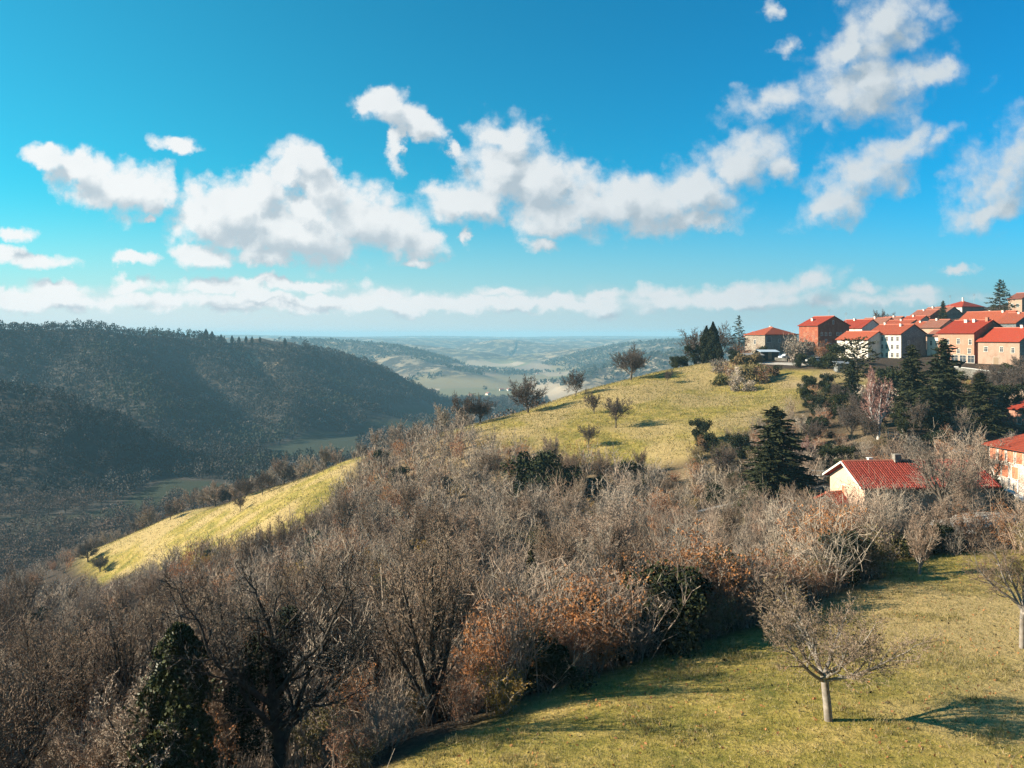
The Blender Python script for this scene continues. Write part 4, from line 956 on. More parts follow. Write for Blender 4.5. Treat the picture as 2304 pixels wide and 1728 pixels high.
# one wooden shutter closes the gable window; rows of curved tiles on the roof
for o in rt.children:
    if o.name.startswith('window'):
        for c_ in o.children: c_.data.materials[0] = m_shut
    if o.name.startswith('roof'): ro_ = o
Lr, sl_ = 7.2, 1.75/3.6
for sgn in (0, 1):
    V = []; Fc = []; cols = int((13.2+.8)/0.24); rws = 17
    for i in range(cols):
        for j in range(rws):
            x = -0.45+(i+.5)*0.24; f0, f1 = j/rws, (j+1.18)/rws
            y0 = -0.5+(Lr/2+.5)*f0; y1 = -0.5+(Lr/2+.5)*min(f1, 1.0)
            zf = lambda y: h_ + y*sl_ + .03 + .19
            if sgn: ya, yb = Lr-y0, Lr-y1
            else: ya, yb = y0, y1
            b0 = len(V); r0, r1 = .095, .075; k = 4
            jx = random.gauss(0, .008)
            for (yy, yo, rr, up) in ((ya, y0, r0, .035), (yb, y1, r1, 0)):
                for q in range(k+1):
                    a = math.pi*q/k; V.append((x+jx+rr*math.cos(a), yy, zf(yo)+rr*math.sin(a)*.75+up-.03))
            for q in range(k): Fc.append((b0+q, b0+q+1, b0+q+k+2, b0+q+k+1))
    link('tile_rows', fast_mesh('tile_rows', np.array(V), np.array(Fc), ro_.data.materials[0], True), ro_).matrix_parent_inverse = Matrix()
chimney(ro_, 5.2, 3.5, h_+1.9, 0.65, .32, w_field)
chimney(ro_, 2.6, 3.9, h_+1.75, 0.4, .2, m_conc)
bb = MB(); bb.slab([(-.62,-.5,h_-.20),(-.62,3.6,h_+1.78),(-.62,3.6,h_+1.98),(-.62,-.5,h_-.0)], .05); bb.slab([(-.62,3.6,h_+1.78),(-.62,7.7,h_-.2),(-.62,7.7,h_),(-.62,3.6,h_+1.98)], .05); bb.build('barge_board', m_trim, rt)
house('lean_to_shed', 'low shed with a red tiled roof left of the ochre gabled house', 838, 80.5, 820, 4.2, 70, 504, 522, 0.7, w_field, r_red, ridge='x', L_=3.0, o=.25, wins=[('a',.5,.2,.8,1.2,'door')])
house('shuttered_house', 'white stone house with red shutters and hipped roof at the right edge', 1034, 92, 989, 9.5, 80, 452, 492, 2.4, w_peel, r_red, hip=4.2, o=.6,
      wins=[('a',u_,.62,.95,1.45,'shut') for u_ in (.30,.50,.70,.90)]+[('a',u_,.22,.95,1.4,'shut') for u_ in (.40,.62,.80)])
house('rear_pink_house', 'pink house with a red roof peeping over the shuttered white house', 1030, 128, 1009, 8, 78, 410.5, 440, 1.5, w_pink, r_red, wins=[('a',.5,.5,.7,1.0)])
house('garden_shed', 'tiny shed with a crooked red roof behind the shuttered white house', 1005, 131, 995, 3.6, 60, 422.5, 432, 1.0, w_field, r_old, ridge='y', o=.3, wins=[('a',.5,.1,.6,1.0,'door')])

# ------------------------------------------------------------------ walls, fences, sheds, road
def wall_run(name, label, pts, hgt, th, mat, cat='wall', cap=None, below=1.0):
    """free standing wall along (x, y) points following the ground"""
    x0, y0 = pts[0]; z0 = hz_(x0, y0); root = empty(name, (x0, y0, z0)); tag(root, label, cat)
    mb = MB(); cp = MB()
    for (ax, ay), (bx_, by) in zip(pts[:-1], pts[1:]):
        d = Vector((bx_-ax, by-ay, 0)); n = Vector((-d.y, d.x, 0)).normalized()*th/2
        za, zb_ = hz_(ax, ay)-z0, hz_(bx_, by)-z0
        A = Vector((ax-x0, ay-y0, 0)); B_ = Vector((bx_-x0, by-y0, 0))
        def ring(P_, z, s=1.0): return [P_-n*s+Vector((0,0,z)), P_+n*s+Vector((0,0,z))]
        def prism(m, za0, za1, zb0, zb1, s):
            a0, a1 = ring(A, za0, s); a3, a2 = ring(A, za1, s); b0, b1 = ring(B_, zb0, s); b3, b2 = ring(B_, zb1, s)
            m.poly([a0,a1,a2,a3,b0,b1,b2,b3], [(0,1,2,3),(7,6,5,4),(0,4,5,1),(1,5,6,2),(2,6,7,3),(3,7,4,0)])
        prism(mb, za-below, za+hgt, zb_-below, zb_+hgt, 1.0)
        if cap: prism(cp, za+hgt+.003, za+hgt+.12, zb_+hgt+.003, zb_+hgt+.12, 1.25)
    mb.build('masonry', mat, root)
    if cap: cp.build('coping', cap, root)
    return root
wall_run('retaining_wall', 'long pale retaining wall below the pink houses', [at_Y(955,172), at_Y(980,168), at_Y(1005,164), at_Y(1040,160)], 2.3, .6, w_field, cap=m_conc)
sw = wall_run('stone_wall', 'stone wall overgrown with orange ivy behind the ochre house', [at_Y(936,118), at_Y(950,115), at_Y(963,112)], 1.9, .5, w_field)
_r = np.random.default_rng(3); _t = _r.uniform(0, 1, 2600); _a = np.array(at_Y(936,118)); _b = np.array(at_Y(963,112)); _p = _a[None]*(1-_t[:, None])+_b[None]*_t[:, None]
link('ivy', fast_mesh('ivy', *leaves(np.c_[_p[:, 0]-sw.location.x-.1+_r.normal(size=2600)*.2, _p[:, 1]-sw.location.y-.35+_r.normal(size=2600)*.12, HT(_p[:, 0], _p[:, 1])-sw.location.z+_r.uniform(0, 2.1, 2600)], .13, _r), m_rust), sw)
wall_run('roadside_wall', 'white stone wall beside the lane at the right edge of the photo', [at_Y(1007,84), at_Y(1016,79), at_Y(1036,70), at_Y(1060,66)], 1.5, .45, w_field, cap=m_conc)
wall_run('garden_wall', 'dark low wall with a pale coping at the small lawn left of the big conifer', [at_Y(696,94), at_Y(715,96), at_Y(735,98)], .9, .5, w_dstone, cap=w_dstone)
wall_run('terrace_wall', 'curved dry stone terrace wall in the garden left of the ochre house', [at_Y(800,92), at_Y(815,94), at_Y(826,93), at_Y(838,90)], .7, .4, w_field)
wall_run('terrace_wall', 'upper dry stone terrace wall in the garden left of the ochre house', [at_Y(806,101), at_Y(822,103), at_Y(838,101)], .7, .4, w_field)
wall_run('village_wall', 'low pale wall along the top of the hill meadow by the cypresses', [at_Y(697,216), at_Y(712,214), at_Y(726,213)], .7, .5, w_field)
wall_run('terrace_edge', 'broken stone terrace edge on the slope under the white wing', [at_Y(800,172), at_Y(815,171), at_Y(832,170)], .9, .5, w_field)
wall_run('parking_wall', 'short white parapet in front of the parked cars', [at_Y(775,205), at_Y(787,203)], .8, .4, w_field)
def fence(label, pts, hgt, step, mat, rails=2):
    x0, y0 = pts[0]; z0 = hz_(x0, y0); root = empty('fence', (x0, y0, z0)); tag(root, label, 'fence')
    P_ = []
    for (ax, ay), (bx_, by) in zip(pts[:-1], pts[1:]):
        L = math.hypot(bx_-ax, by-ay); n = max(1, int(L/step))
        P_ += [(ax+(bx_-ax)*i/n, ay+(by-ay)*i/n) for i in range(n)]
    P_.append(pts[-1]); Q = [Vector((x-x0, y-y0, hz_(x, y)-z0)) for x, y in P_]
    for q in Q:
        m = MB(); m.tube(q-Vector((0,0,.3)), q+Vector((0,0,hgt)), .06, .05, 6); m.build('post', mat, root)
    m = MB()
    for k in range(rails):
        for a, b_ in zip(Q[:-1], Q[1:]):
            z = Vector((0,0,hgt*(.92-.4*k))); m.tube(a+z, b_+z, .03, n=5)
    m.build('rails', mat, root)
fence('row of pale fence posts on the meadow top in front of the cypresses', [at_Y(690,219), at_Y(706,217), at_Y(722,216)], 1.1, 1.6, m_conc)
fence('thin metal fence in the garden above the terraces beside the big conifer', [at_Y(828-16,108), at_Y(824,107), at_Y(836,106)], 1.6, 2.2, m_grey)
fence('white metal railing standing on the roadside wall', [at_Y(1009,83), at_Y(1018,79)], 3.0, 1.8, m_white)
fence('wire fence along the allotments under the birch tree', [at_Y(888,124), at_Y(905,122), at_Y(920,121)], 1.2, 2.5, m_grey)
# lane by the ochre house
def strip(name, centre, width, mat, lift=.05):
    V = []; Fc = []
    pts_ = []
    for (ax, ay), (bx_, by) in zip(centre[:-1], centre[1:]):
        for i in range(12): pts_.append((ax+(bx_-ax)*i/12, ay+(by-ay)*i/12))
    pts_.append(centre[-1]); K = 9
    for i, (x, y) in enumerate(pts_):
        a = pts_[min(i+1, len(pts_)-1)]; c_ = pts_[max(i-1, 0)]; d = Vector((a[0]-c_[0], a[1]-c_[1])).normalized(); nrm = Vector((-d.y, d.x))
        for j in range(K):
            s = (j/(K-1)-.5)*width*(1+.12*math.sin(i*.7)); xx, yy = x+nrm.x*s, y+nrm.y*s; V.append((xx, yy, hz_(xx, yy)+lift-(0.15 if j in (0, K-1) else 0)))
    for i in range(len(pts_)-1):
        for j in range(K-1): Fc.append((i*K+j, (i+1)*K+j, (i+1)*K+j+1, i*K+j+1))
    return tag(link(name, fast_mesh(name, np.array(V), np.array(Fc), mat, True)), kind='structure')
strip('lane', [at_Y(940,69.5), at_Y(965,73), at_Y(990,75), at_Y(1015,74), at_Y(1060,70), at_Y(1120,68)], 5.0, m_road, .12)
strip('terrace_path', [at_Y(745,205), at_Y(775,200), at_Y(800,196), at_Y(830,190)], 3.0, m_road, .12)
# garden sheds and shelters in front of the village
def shed(name, label, px, Y, w_, d_, h_, mat, rmat, rz=0.0, cat='shed'):
    x, y = at_Y(px, Y); root = empty(name, (x, y, hz_(x, y)), rz); tag(root, label, cat)
    m = MB(); m.box(-w_/2, w_/2, -d_/2, d_/2, -.6, h_); m.build('wall', mat, root)
    r__ = MB(); r__.slab([(-w_/2-.25,-d_/2-.3,h_+.02),(w_/2+.25,-d_/2-.3,h_+.02),(w_/2+.25,d_/2+.2,h_+.5),(-w_/2-.25,d_/2+.2,h_+.5)], .09); r__.build('roof', rmat, root)
    dd = MB(); dd.box(-.45, .45, -d_/2-.04, -d_/2-.005, 0, 1.9); dd.build('door', m_wood, root)
shed('garden_shed', 'low garden shed with a pale flat roof under the hip roofed stone house', 752, 206, 5, 3, 1.5, w_dstone, m_greyroof)
shed('garden_shed', 'dark open shelter with a grey sheet roof right of the low garden shed', 768, 208, 4.5, 3, 1.9, m_dark, m_bluep)  # solid box: the shade of an open inside is put into its wall colour
shed('garden_shed', 'small white hut with an orange roof beside the brown tree under the terracotta house', 808, 200, 2.2, 2.0, 1.6, w_white, r_red2)
shed('garden_shed', 'green dark hut among the stone wall and the evergreen trees', 968, 111, 2.6, 2, 2.2, m_dark, m_grey)
shed('garden_shed', 'weathered shed on the slope below the long white house', 843, 182, 3.4, 2.4, 1.7, w_dstone, m_grey)
def car(label, px, Y, col, rz):
    x, y = at_Y(px, Y); root = empty('parked_car', (x, y, hz_(x, y)+.02), rz); tag(root, label, 'car', 'cars parked in front of the village')
    pm_ = plain('car_paint', col, .3)
    prof = [(-2.1,.45),(-2.1,.85),(-1.3,.98),(-.75,1.42),(.75,1.45),(1.5,.98),(2.0,.9),(2.1,.45)]
    def extr(pr, w, z=0):
        n = len(pr); v = [(a,-w,b_) for a,b_ in pr]+[(a,w,b_) for a,b_ in pr]
        return MB().poly(v, [tuple(range(n)), tuple(range(n,2*n))[::-1]]+[((i+1)%n,i,i+n,(i+1)%n+n) for i in range(n)])
    extr(prof, .85).build('body', pm_, root, .05)
    g2 = MB(); g2.poly([(-1.05,-.857,1.02),(1.2,-.857,1.02),(.65,-.857,1.36),(-.65,-.857,1.36)], [(0,1,2,3)]); g2.poly([(-1.05,.857,1.02),(1.2,.857,1.02),(.65,.857,1.36),(-.65,.857,1.36)], [(3,2,1,0)])
    g2.poly([(1.47,-.7,1.01),(1.47,.7,1.01),(.80,.65,1.42),(.80,-.65,1.42)], [(0,1,2,3)]); g2.build('windows', m_glass, root)
    for a in (-1.3, 1.3):
        for s in (-1, 1):
            w2 = MB(); w2.tube((a, s*.72, .32), (a, s*.9, .32), .32, n=14); w2.build('wheel', m_rub, root)
car('silver parked car left of the brown rounded tree under the village', 787, 206, (.45,.48,.5), .3)
car('white parked car right of the brown rounded tree under the village', 815, 196, (.5,.5,.5), .2)
car('blue parked car on the terrace in front of the stone house', 775, 211, (.10,.2,.32), -.1)
def antenna(label, px, Y, py, hgt):
    x, y = at_Y(px, Y); z = (H0-py)/F*Y; root = empty('roof_antenna', (x, y, z-1.2)); tag(root, label, 'antenna', None)
    m = MB(); m.tube((0,0,0), (0,0,hgt+1.2), .05, n=5); m.build('mast', m_grey, root)
    m = MB()
    for k in range(4): m.tube((-.5+.05*k,0,hgt+1.1-.22*k), (.5-.05*k,0,hgt+1.1-.22*k), .025, n=4)
    m.build('crossbars', m_grey, root)
antenna('thin roof antenna on the terracotta house', 829, 235, 317, 2.2)
antenna('thin roof antenna above the curved red roof', 846, 248, 321, 2.6)
antenna('tall thin antenna on the small hilltop house', 974, 296, 301, 2.6)
antenna('thin antenna mast left of the hilltop house', 950, 284, 308, 4.5)

# ------------------------------------------------------------------ trees of the village and the near right
cedar = conifer_mesh(301, 14, 13, 26, 80, -.05, .42, .75, .05, .15)
cedar = (fast_mesh('trunk', *cedar[0], m_bark), fast_mesh('boughs', *cedar[1], m_needle))
fir = [conifer_mesh(310+i, 16, 8.5, 85, 130, -.35, .34, .62, .03) for i in range(3)]
fir = [(fast_mesh('trunk', *a[0], m_bark), fast_mesh('boughs', *a[1], m_needle)) for a in fir]
blue = conifer_mesh(320, 10, 6, 22, 70, -.25, .24, .7, .05, .2); blue = (fast_mesh('trunk', *blue[0], m_bark), fast_mesh('boughs', *blue[1], m_needleblue))
flat = conifer_mesh(330, 10, 11, 40, 46, .05, .30, .35, .25, .05); flat = (fast_mesh('trunk', *flat[0], m_bark), fast_mesh('boughs', *flat[1], m_needle))
cyp = [fast_mesh('foliage', *column_mesh(340+i, 13, 3.2, 12000, .26), m_needle) for i in range(2)]
cypt = fast_mesh('trunk', *frusta([(0,0,-.5)], [(0,0,11)], [.18], [.04], 6), m_bark)
rv0 = np.random.default_rng(99)
NB = ('trunk', 'boughs'); NF = ('trunk', 'foliage')
def ct(mm, px, Y, pybase, pytop, hh, label, name='conifer_tree', names=NB, cat='tree', group=None, dz=0.0, wide=1.0):
    x, y = at_Y(px, Y); hgt = (pybase-pytop)/F*Y if dz else (H0-pytop)/F*Y - hz_(x, y); e = tree(name, mm, x, y, label, cat, group, sc=hgt/hh, names=names)
    e.location.z = (H0-pybase)/F*Y - .2 if dz else e.location.z; e.scale = (hgt/hh*wide, hgt/hh*wide, hgt/hh); return e
ct(cedar, 1000, 245, 318, 279, 14, 'tall spreading cedar standing above the roofs at the right of the skyline', 'cedar_tree', dz=1)
ct(fir[0], 943, 258, 320, 300, 16, 'small dark pointed conifer among the roofs on the skyline', dz=1)
ct((cypt, cyp[0]), 713, 214, 364, 322, 13, 'taller cypress of the dark pair at the left end of the village', 'cypress_tree', NF, wide=1.3)
ct((cypt, cyp[1]), 706.5, 215, 364, 326, 13, 'shorter cypress of the dark pair at the left end of the village', 'cypress_tree', NF, wide=1.3)
ct(blue, 739, 222, 352, 316, 10, 'grey green spruce between the cypresses and the stone house', 'spruce_tree')
ct((cypt, cyp[0]), 720, 212, 366, 345, 13, 'short dark evergreen leaning against the right side of the cypresses', 'cypress_tree', NF, wide=1.5)
ct(flat, 857, 162, 392, 341, 10, 'dark layered cedar in front of the white wing', 'cedar_tree')
ct(fir[1], 852, 158, 402, 360, 16, 'broad dark evergreen under the layered cedar', wide=1.4)
ct(fir[0], 912, 138, 430, 345, 16, 'tall dark fir in front of the grey stone gable', 'fir_tree', wide=1.2)
ct(fir[2], 944, 134, 436, 339, 16, 'tallest dark fir in front of the pink house', 'fir_tree', wide=1.35)
ct(fir[1], 980, 128, 430, 373, 16, 'dense dark fir with olive needles right of the tallest fir', 'fir_tree', wide=1.7)
ct(fir[0], 928, 130, 440, 385, 16, 'low dark fir filling the gap between the two tall firs', 'fir_tree', wide=1.6)
ct(fir[2], 963, 131, 438, 392, 16, 'low dark fir at the foot of the tallest fir', 'fir_tree', wide=1.6)
ct(fir[2], 776, 95, 514, 407, 16, 'big dark conifer standing alone left of the ochre house', 'fir_tree', wide=1.7)
ct(fir[0], 769, 91, 522, 440, 16, 'lower bushy conifer at the left foot of the big dark conifer', 'fir_tree', wide=1.3)
ct(fir[1], 792, 93, 520, 462, 16, 'small dark conifer at the right foot of the big dark conifer', 'fir_tree', wide=1.4)
ct((cypt, cyp[1]), 904, 121, 448, 425, 13, 'small ivy green column beside the stone wall', 'cypress_tree', NF, wide=1.4)
ct(fir[1], 531, 62, 585, 545, 16, 'small dark conifer poking out of the thicket', wide=.8)
for i, (px, Y, pt, lb) in enumerate([(535,112,455,'dark evergreen tree in the shadowed hollow of the gully, leftmost'),(549,108,462,'dark evergreen tree in the middle of the shadowed hollow of the gully'),(563,106,478,'dark evergreen tree at the right of the shadowed hollow of the gully'),(522,105,490,'low dark evergreen at the foot of the shadowed hollow'),
        (700,132,440,'dark evergreen at the right end of the hill meadow edge'),(710,128,450,'dark evergreen behind the bare trees right of the hill meadow edge')]):
    x, y = at_Y(px, Y); z = hz_(x, y); hgt = max(z*-1 - (pt-H0)/F*Y, 3.5)
    tree('evergreen_tree', (EV[i % 2],), x, y, lb, 'tree', sc=hgt/3.3, names=('foliage',))
for i in range(16):
    px = rv0.uniform(498, 600); Y = rv0.uniform(98, 122); x, y = at_Y(px, Y)
    tree('evergreen_tree', (EV[i % 2],) if i % 3 else fir[i % 3], x, y, 'dark evergreen crowded into the shadowed hollow of the gully', 'tree', 'evergreens crowded into the shadowed hollow', sc=rv0.uniform(.9, 1.6) if i % 3 else rv0.uniform(.28, .4), names=('foliage',) if i % 3 else NB)
# birch
rv_ = 0
bi = mesh_pair('vase', 71, 12, m_birch, m_birchtw, split=3, minw=.06)
px_tree('birch_tree', bi, 878, 435, 76, 12, 'white stemmed birch tree with reddish twigs in front of the dark firs', Y=125)
px_tree('birch_tree', bi, 808, 462, 38, 12, 'small pale stemmed birch in the garden right of the big conifer', Y=112)
# bare and brown trees around the village
G4 = 'bare and brown trees below the village'
BR = [evbush(s, 3.4, 4.2, 1800, m_twig, .16) for s in (401, 402)]
rv = np.random.default_rng(31)
for i, (px, Y, hgt, kind, lb) in enumerate([
    (700,220,12,'bare','pale bare tree behind the cypress pair'),(716,224,13,'bare','tall thin bare tree showing above the cypress pair'),
    (694,217,5,'ev','small dark evergreen bush left of the cypress pair'),(682,216,4,'ev','rounded dark bush on the skyline of the hill meadow'),(676,214,3.2,'ev','lowest dark bush on the skyline of the hill meadow'),
    (736,214,6,'rust','brown leaved tree left of the hip roofed stone house'),(744,212,4,'rust','low brown bush under the brown leaved tree'),
    (762,214,4.5,'ev','dark ivy bush at the corner of the hip roofed stone house'),(797,200,7,'brown','brown rounded tree under the terracotta house'),(823,205,5,'rust','orange brown tree at the foot of the terracotta house'),
    (835,190,5,'ev','dark evergreen bush under the white wing'),(826,186,4,'ev','dark hedge like bush right of the white parked car'),(800,192,3,'ev','black green clipped bush under the brown rounded tree'),(812,190,3,'ev','dark clipped hedge section right of the clipped bush'),
    (742,203,3.2,'olive','olive bush in front of the low garden shed'),(755,202,3,'olive','round olive bush below the dark open shelter'),(733,206,3,'ev','dark bush at the right foot of the cypresses'),
    (718,196,4,'brown','pinkish brown shrub at the left of the brushy slope'),(730,190,4,'rust','brown shrub in the middle of the brushy slope below the village'),(742,186,4.5,'brown','tall brown shrub on the brushy slope below the village'),(754,184,5,'olive','olive shrub at the right of the brushy slope'),(763,182,5,'rust','russet shrub at the right end of the brushy slope'),
    (735,180,3.5,'brown','low grey shrub at the foot of the brushy slope'),(748,178,3.5,'brown','second low grey shrub at the foot of the brushy slope'),(722,186,3,'olive','small olive shrub near the meadow'),(775,186,3,'ev','dark bush casting a shadow on the upper lawn'),
    (940,290,5,'bare','small bare tree on the skyline'),(880,282,7,'bare','thin bare treetop above the crowded roofs'),(888,284,6,'bare','second thin bare treetop above the crowded roofs'),(918,276,4,'ev','dark little tree among the tiled roofs'),
    (1018,150,8,'bare','bare tree in front of the corner house'),(1005,148,6,'bare','thin bare tree below the retaining wall'),(990,146,4,'olive','olive shrub below the retaining wall'),(1012,142,5,'brown','brown shrub at the right edge below the retaining wall'),
    (1000,138,5,'ev','dark shrub behind the rear pink house'),(1022,146,6,'ev','dark evergreen at the right edge below the retaining wall'),(890,152,6,'ev','dark evergreen behind the birch tree'),(870,148,6,'brown','brown bush left of the birch crown')]):
    if kind == 'bare': m_, hh, nm = Wd[i % 3][:2], 6.5, ('trunk', 'crown')
    else:
        m_ = {'ev': (EV[i % 2],), 'brown': (SH[0], BR[i % 2]), 'rust': (SH[0], OB[1]), 'olive': (OB[0],)}[kind]; hh = {'ev': 3.3, 'brown': 4.0, 'rust': 3.6, 'olive': 1.9}[kind]
        nm = ('foliage',) if len(m_) == 1 else ('stems', 'foliage')
        if kind == 'rust': m_ = SL[0]; nm = ('stems', 'leaves')
        if kind == 'brown': m_ = (SH[i % 4], BR[i % 2]); nm = ('stems', 'twigs')
    x, y = at_Y(px, Y)
    tree({'bare': 'bare_tree', 'ev': 'evergreen_bush', 'brown': 'brown_bush', 'rust': 'leafy_shrub', 'olive': 'olive_bush'}[kind], m_, x, y, lb, 'tree' if kind == 'bare' or hgt > 5 else 'bush', sc=hgt/hh, names=nm)
# wooded slope between the thicket and the firs, right of the hill meadow
def slope_ok(x, y):
    px = 512+x/y*F
    ok = (px > 690) & (px < 1060) & (y > 92) & (y < 172) & (sdist_poly(x, y, MEAD_H) < -1)
    ok &= ~((px > 690) & (px < 748) & (y < 104)) & ~((px > 800) & (px < 860) & (y < 106)) & ~((px > 985) & (y < 132)) & ~((px > 860) & (y < 103)) & ~((px > 925) & (px < 975) & (y < 120) & (y > 108)) & ~((px > 835) & (y > 150) & (px < 880)) & ~((px > 885) & (px < 925) & (y < 126))
    return ok
sp_ = scatter(5000, 15, 110, 90, 172, 3.0, slope_ok, 65); print('slope', len(sp_))
G5 = {'bare_tree': 'bare trees on the wooded slope below the firs', 'bare_shrub': 'bare shrubs on the wooded slope below the firs', 'leafy_shrub': 'rust leaved shrubs on the wooded slope below the firs', 'evergreen_bush': 'evergreen bushes on the wooded slope below the firs', 'olive_bush': 'olive bushes on the wooded slope below the firs'}
L5 = {'bare_tree': 'bare tree on the wooded slope below the dark firs', 'bare_shrub': 'bare shrub on the wooded slope below the dark firs', 'leafy_shrub': 'rust leaved shrub on the wooded slope below the dark firs', 'evergreen_bush': 'dark evergreen bush on the wooded slope below the dark firs', 'olive_bush': 'olive green bush on the wooded slope below the dark firs'}
for i, (x, y) in enumerate(sp_):
    q = rv.random(); px = 512+x/y*F; dark = (px > 800) & (y > 118)
    if q < (.16 if y > 108 else .06): k = 'bare_tree'; m_, nm, s = Wd[i % 3][:2], ('trunk', 'crown'), rv.uniform(.6, .95)
    elif q < (.55 if dark else .24): k = 'evergreen_bush'; m_, nm, s = (EV[i % 2],), ('foliage',), rv.uniform(.6, 1.2)
    elif q < .68: k = 'bare_shrub'; m_, nm, s = (SH[i % 4],), ('stems',), rv.uniform(.6, 1.0)
    elif q < .84: k = 'leafy_shrub'; m_, nm, s = SL[(0, 2)[i % 2]], ('stems', 'leaves'), rv.uniform(.6, 1.0)
    else: k = 'olive_bush'; m_, nm, s = SL[1], ('stems', 'leaves'), rv.uniform(.6, 1.1)
    tree(k, m_, x, y, L5[k], 'tree' if k == 'bare_tree' else 'bush', G5[k], sc=s, names=nm)
# garden left of and behind the ochre house
for i, (px, Y, s, kind, lb) in enumerate([(806,88,.8,'ev','dark bush at the left of the terraced garden'),(812,96,.7,'ol','olive bush in the terraced garden'),(826,112,1.0,'ev','laurel bush left of the ochre house ridge'),(846,104,1.3,'ev','large laurel behind the ridge of the ochre house'),(862,107,1.2,'ol','olive bush behind the ochre house'),
    (880,104,1.2,'ru','brown bush behind the chimney of the ochre house'),(897,108,1.2,'br','grey brown bush behind the ochre house'),(915,103,1.5,'br','tall brown bush behind the right end of the tiled roof'),(930,106,1.3,'ru','rust brown bush left of the shuttered house'),(947,104,1.4,'br','tangled brown bush under the stone wall'),(962,100,1.5,'br','tall tangle of twigs left of the shuttered house'),(975,104,1.4,'ru','brown shrub beside the corner of the shuttered house'),
    (973,96,1.2,'br','twiggy bush in front of the shuttered house'),(985,88,1.2,'ev','dark shrub under the shuttered house'),(993,85,1.0,'ol','olive shrub behind the lane'),(930,88,1.3,'br','grey twiggy shrub behind the ochre house gable end'),(982,80,.9,'ol','low green shrub behind the lane'),
    (822,75,1.1,'br','pinkish shrub in front of the lean to shed'),(838,72,1.2,'ru','reddish brown shrub under the ochre gable'),(852,70,1.3,'br','tall pinkish shrub in front of the ochre gable'),(868,70,1.1,'br','grey pink shrub in front of the stone long wall'),(884,71,1.0,'br','grey shrub before the stone long wall'),(900,70,.9,'br','low brown shrub before the stone long wall'),
    (905,62,.8,'ol','green shrub at the top of the near meadow'),(926,61,.8,'evd','dark shaded bush at the top edge of the near meadow'),(942,62,.8,'evd','black green bush behind the small white trunk'),(912,60,.75,'evd','low black green bush left of the small white trunk'),
    (965,63,.9,'ru','orange brown shrub below the lane'),(985,63,.9,'br','pale twiggy shrub below the lane'),(1005,62,1.0,'ru','rusty shrub in front of the roadside wall'),(1020,60,1.1,'br','twiggy shrub in front of the roadside wall'),(955,60,.8,'br','grey tangle below the lane, left'),(1035,58,1.0,'ol','olive shrub at the right edge below the lane'),
    (742,101,.7,'ol','yellow green bush beside the small lawn'),(690,97,.9,'yl','yellow leaved bush at the left end of the garden wall')]):
    x, y = at_Y(px, Y)
    mm, nm, n_ = {'ev': ((EV[i % 2],), ('foliage',), 'evergreen_bush'), 'evd': ((EV[1],), ('foliage',), 'evergreen_bush'), 'ol': (SL[1], ('stems', 'leaves'), 'olive_bush'), 'ru': (SL[(0, 2)[i % 2]], ('stems', 'leaves'), 'leafy_shrub'), 'yl': (SL[3], ('stems', 'leaves'), 'yellow_shrub'), 'br': ((SH[i % 4],), ('stems',), 'bare_shrub')}[kind]
    tree(n_, mm, x, y, lb, 'bush', sc=s, names=nm)
LT = [mesh_pair('wild', s, 9.5, m_bark, m_twig, split=3, minw=.03) for s in (81, 82)]
for px, Y, hp, i, lb in [(948.5,71,92,0,'tall dark trunked bare tree in front of the tiled roof'),(973,74,100,1,'tall bare tree growing beside the lane with an ivy dark trunk'),(926,64,60,0,'bare tree with pale limbs at the top of the near meadow'),(962,70,70,1,'leaning bare tree between the two tall ones by the lane'),(990,98,60,0,'bare tree in front of the shuttered white house')]:
    px_tree('bare_tree', LT[i], px, 545, hp, 9.5, lb, Y=Y)
vs_ = mesh_pair('vase', 85, 5, m_barkpale, m_twig, split=2, minw=.025)
px_tree('young_tree', vs_, 919, 572, 62, 5, 'young tree with a slim white trunk at the top of the near meadow', Y=54)

# ------------------------------------------------------------------ foreground trees
fr = bare_tree_mesh('spread', 96, 5.0, split=3, minw=.011, leafn=0)
frl = leaves(fr[2][np.random.default_rng(1).integers(0, len(fr[2]), 900)], np.random.default_rng(2).uniform(.03, .07, 900), np.random.default_rng(3))
fruit = (fast_mesh('trunk', *fr[0], m_barkpale, True), fast_mesh('crown', *fr[1], m_twigpale), fast_mesh('leaves', *frl, m_olive))
px_tree('fruit_tree', fruit, 829, 724, 143, 5.0, 'small spreading fruit tree with a pale trunk in the middle of the near meadow', names=('trunk', 'crown'), rot=1.0)
e = bpy.data.objects[[o.name for o in bpy.data.objects if o.get('label', '').startswith('small spreading fruit')][0]]; link('leaves', fruit[2], e); e.scale = (e.scale[2]*1.32, e.scale[2]*1.32, e.scale[2])
fr2 = bare_tree_mesh('spread', 91, 5.4, split=3, minw=.012)
fruit2 = (fast_mesh('trunk', *fr2[0], m_barkpale, True), fast_mesh('crown', *fr2[1], m_twigpale))
px_tree('fruit_tree', fruit2, 1022, 650, 120, 5.4, 'spreading fruit tree with a pale trunk cut by the right edge of the photo', rot=2.2)
m_trunkdark = plant_mat('dark_bark', [(0.035,0.03,0.025),(0.06,0.05,0.04)], scale=1)
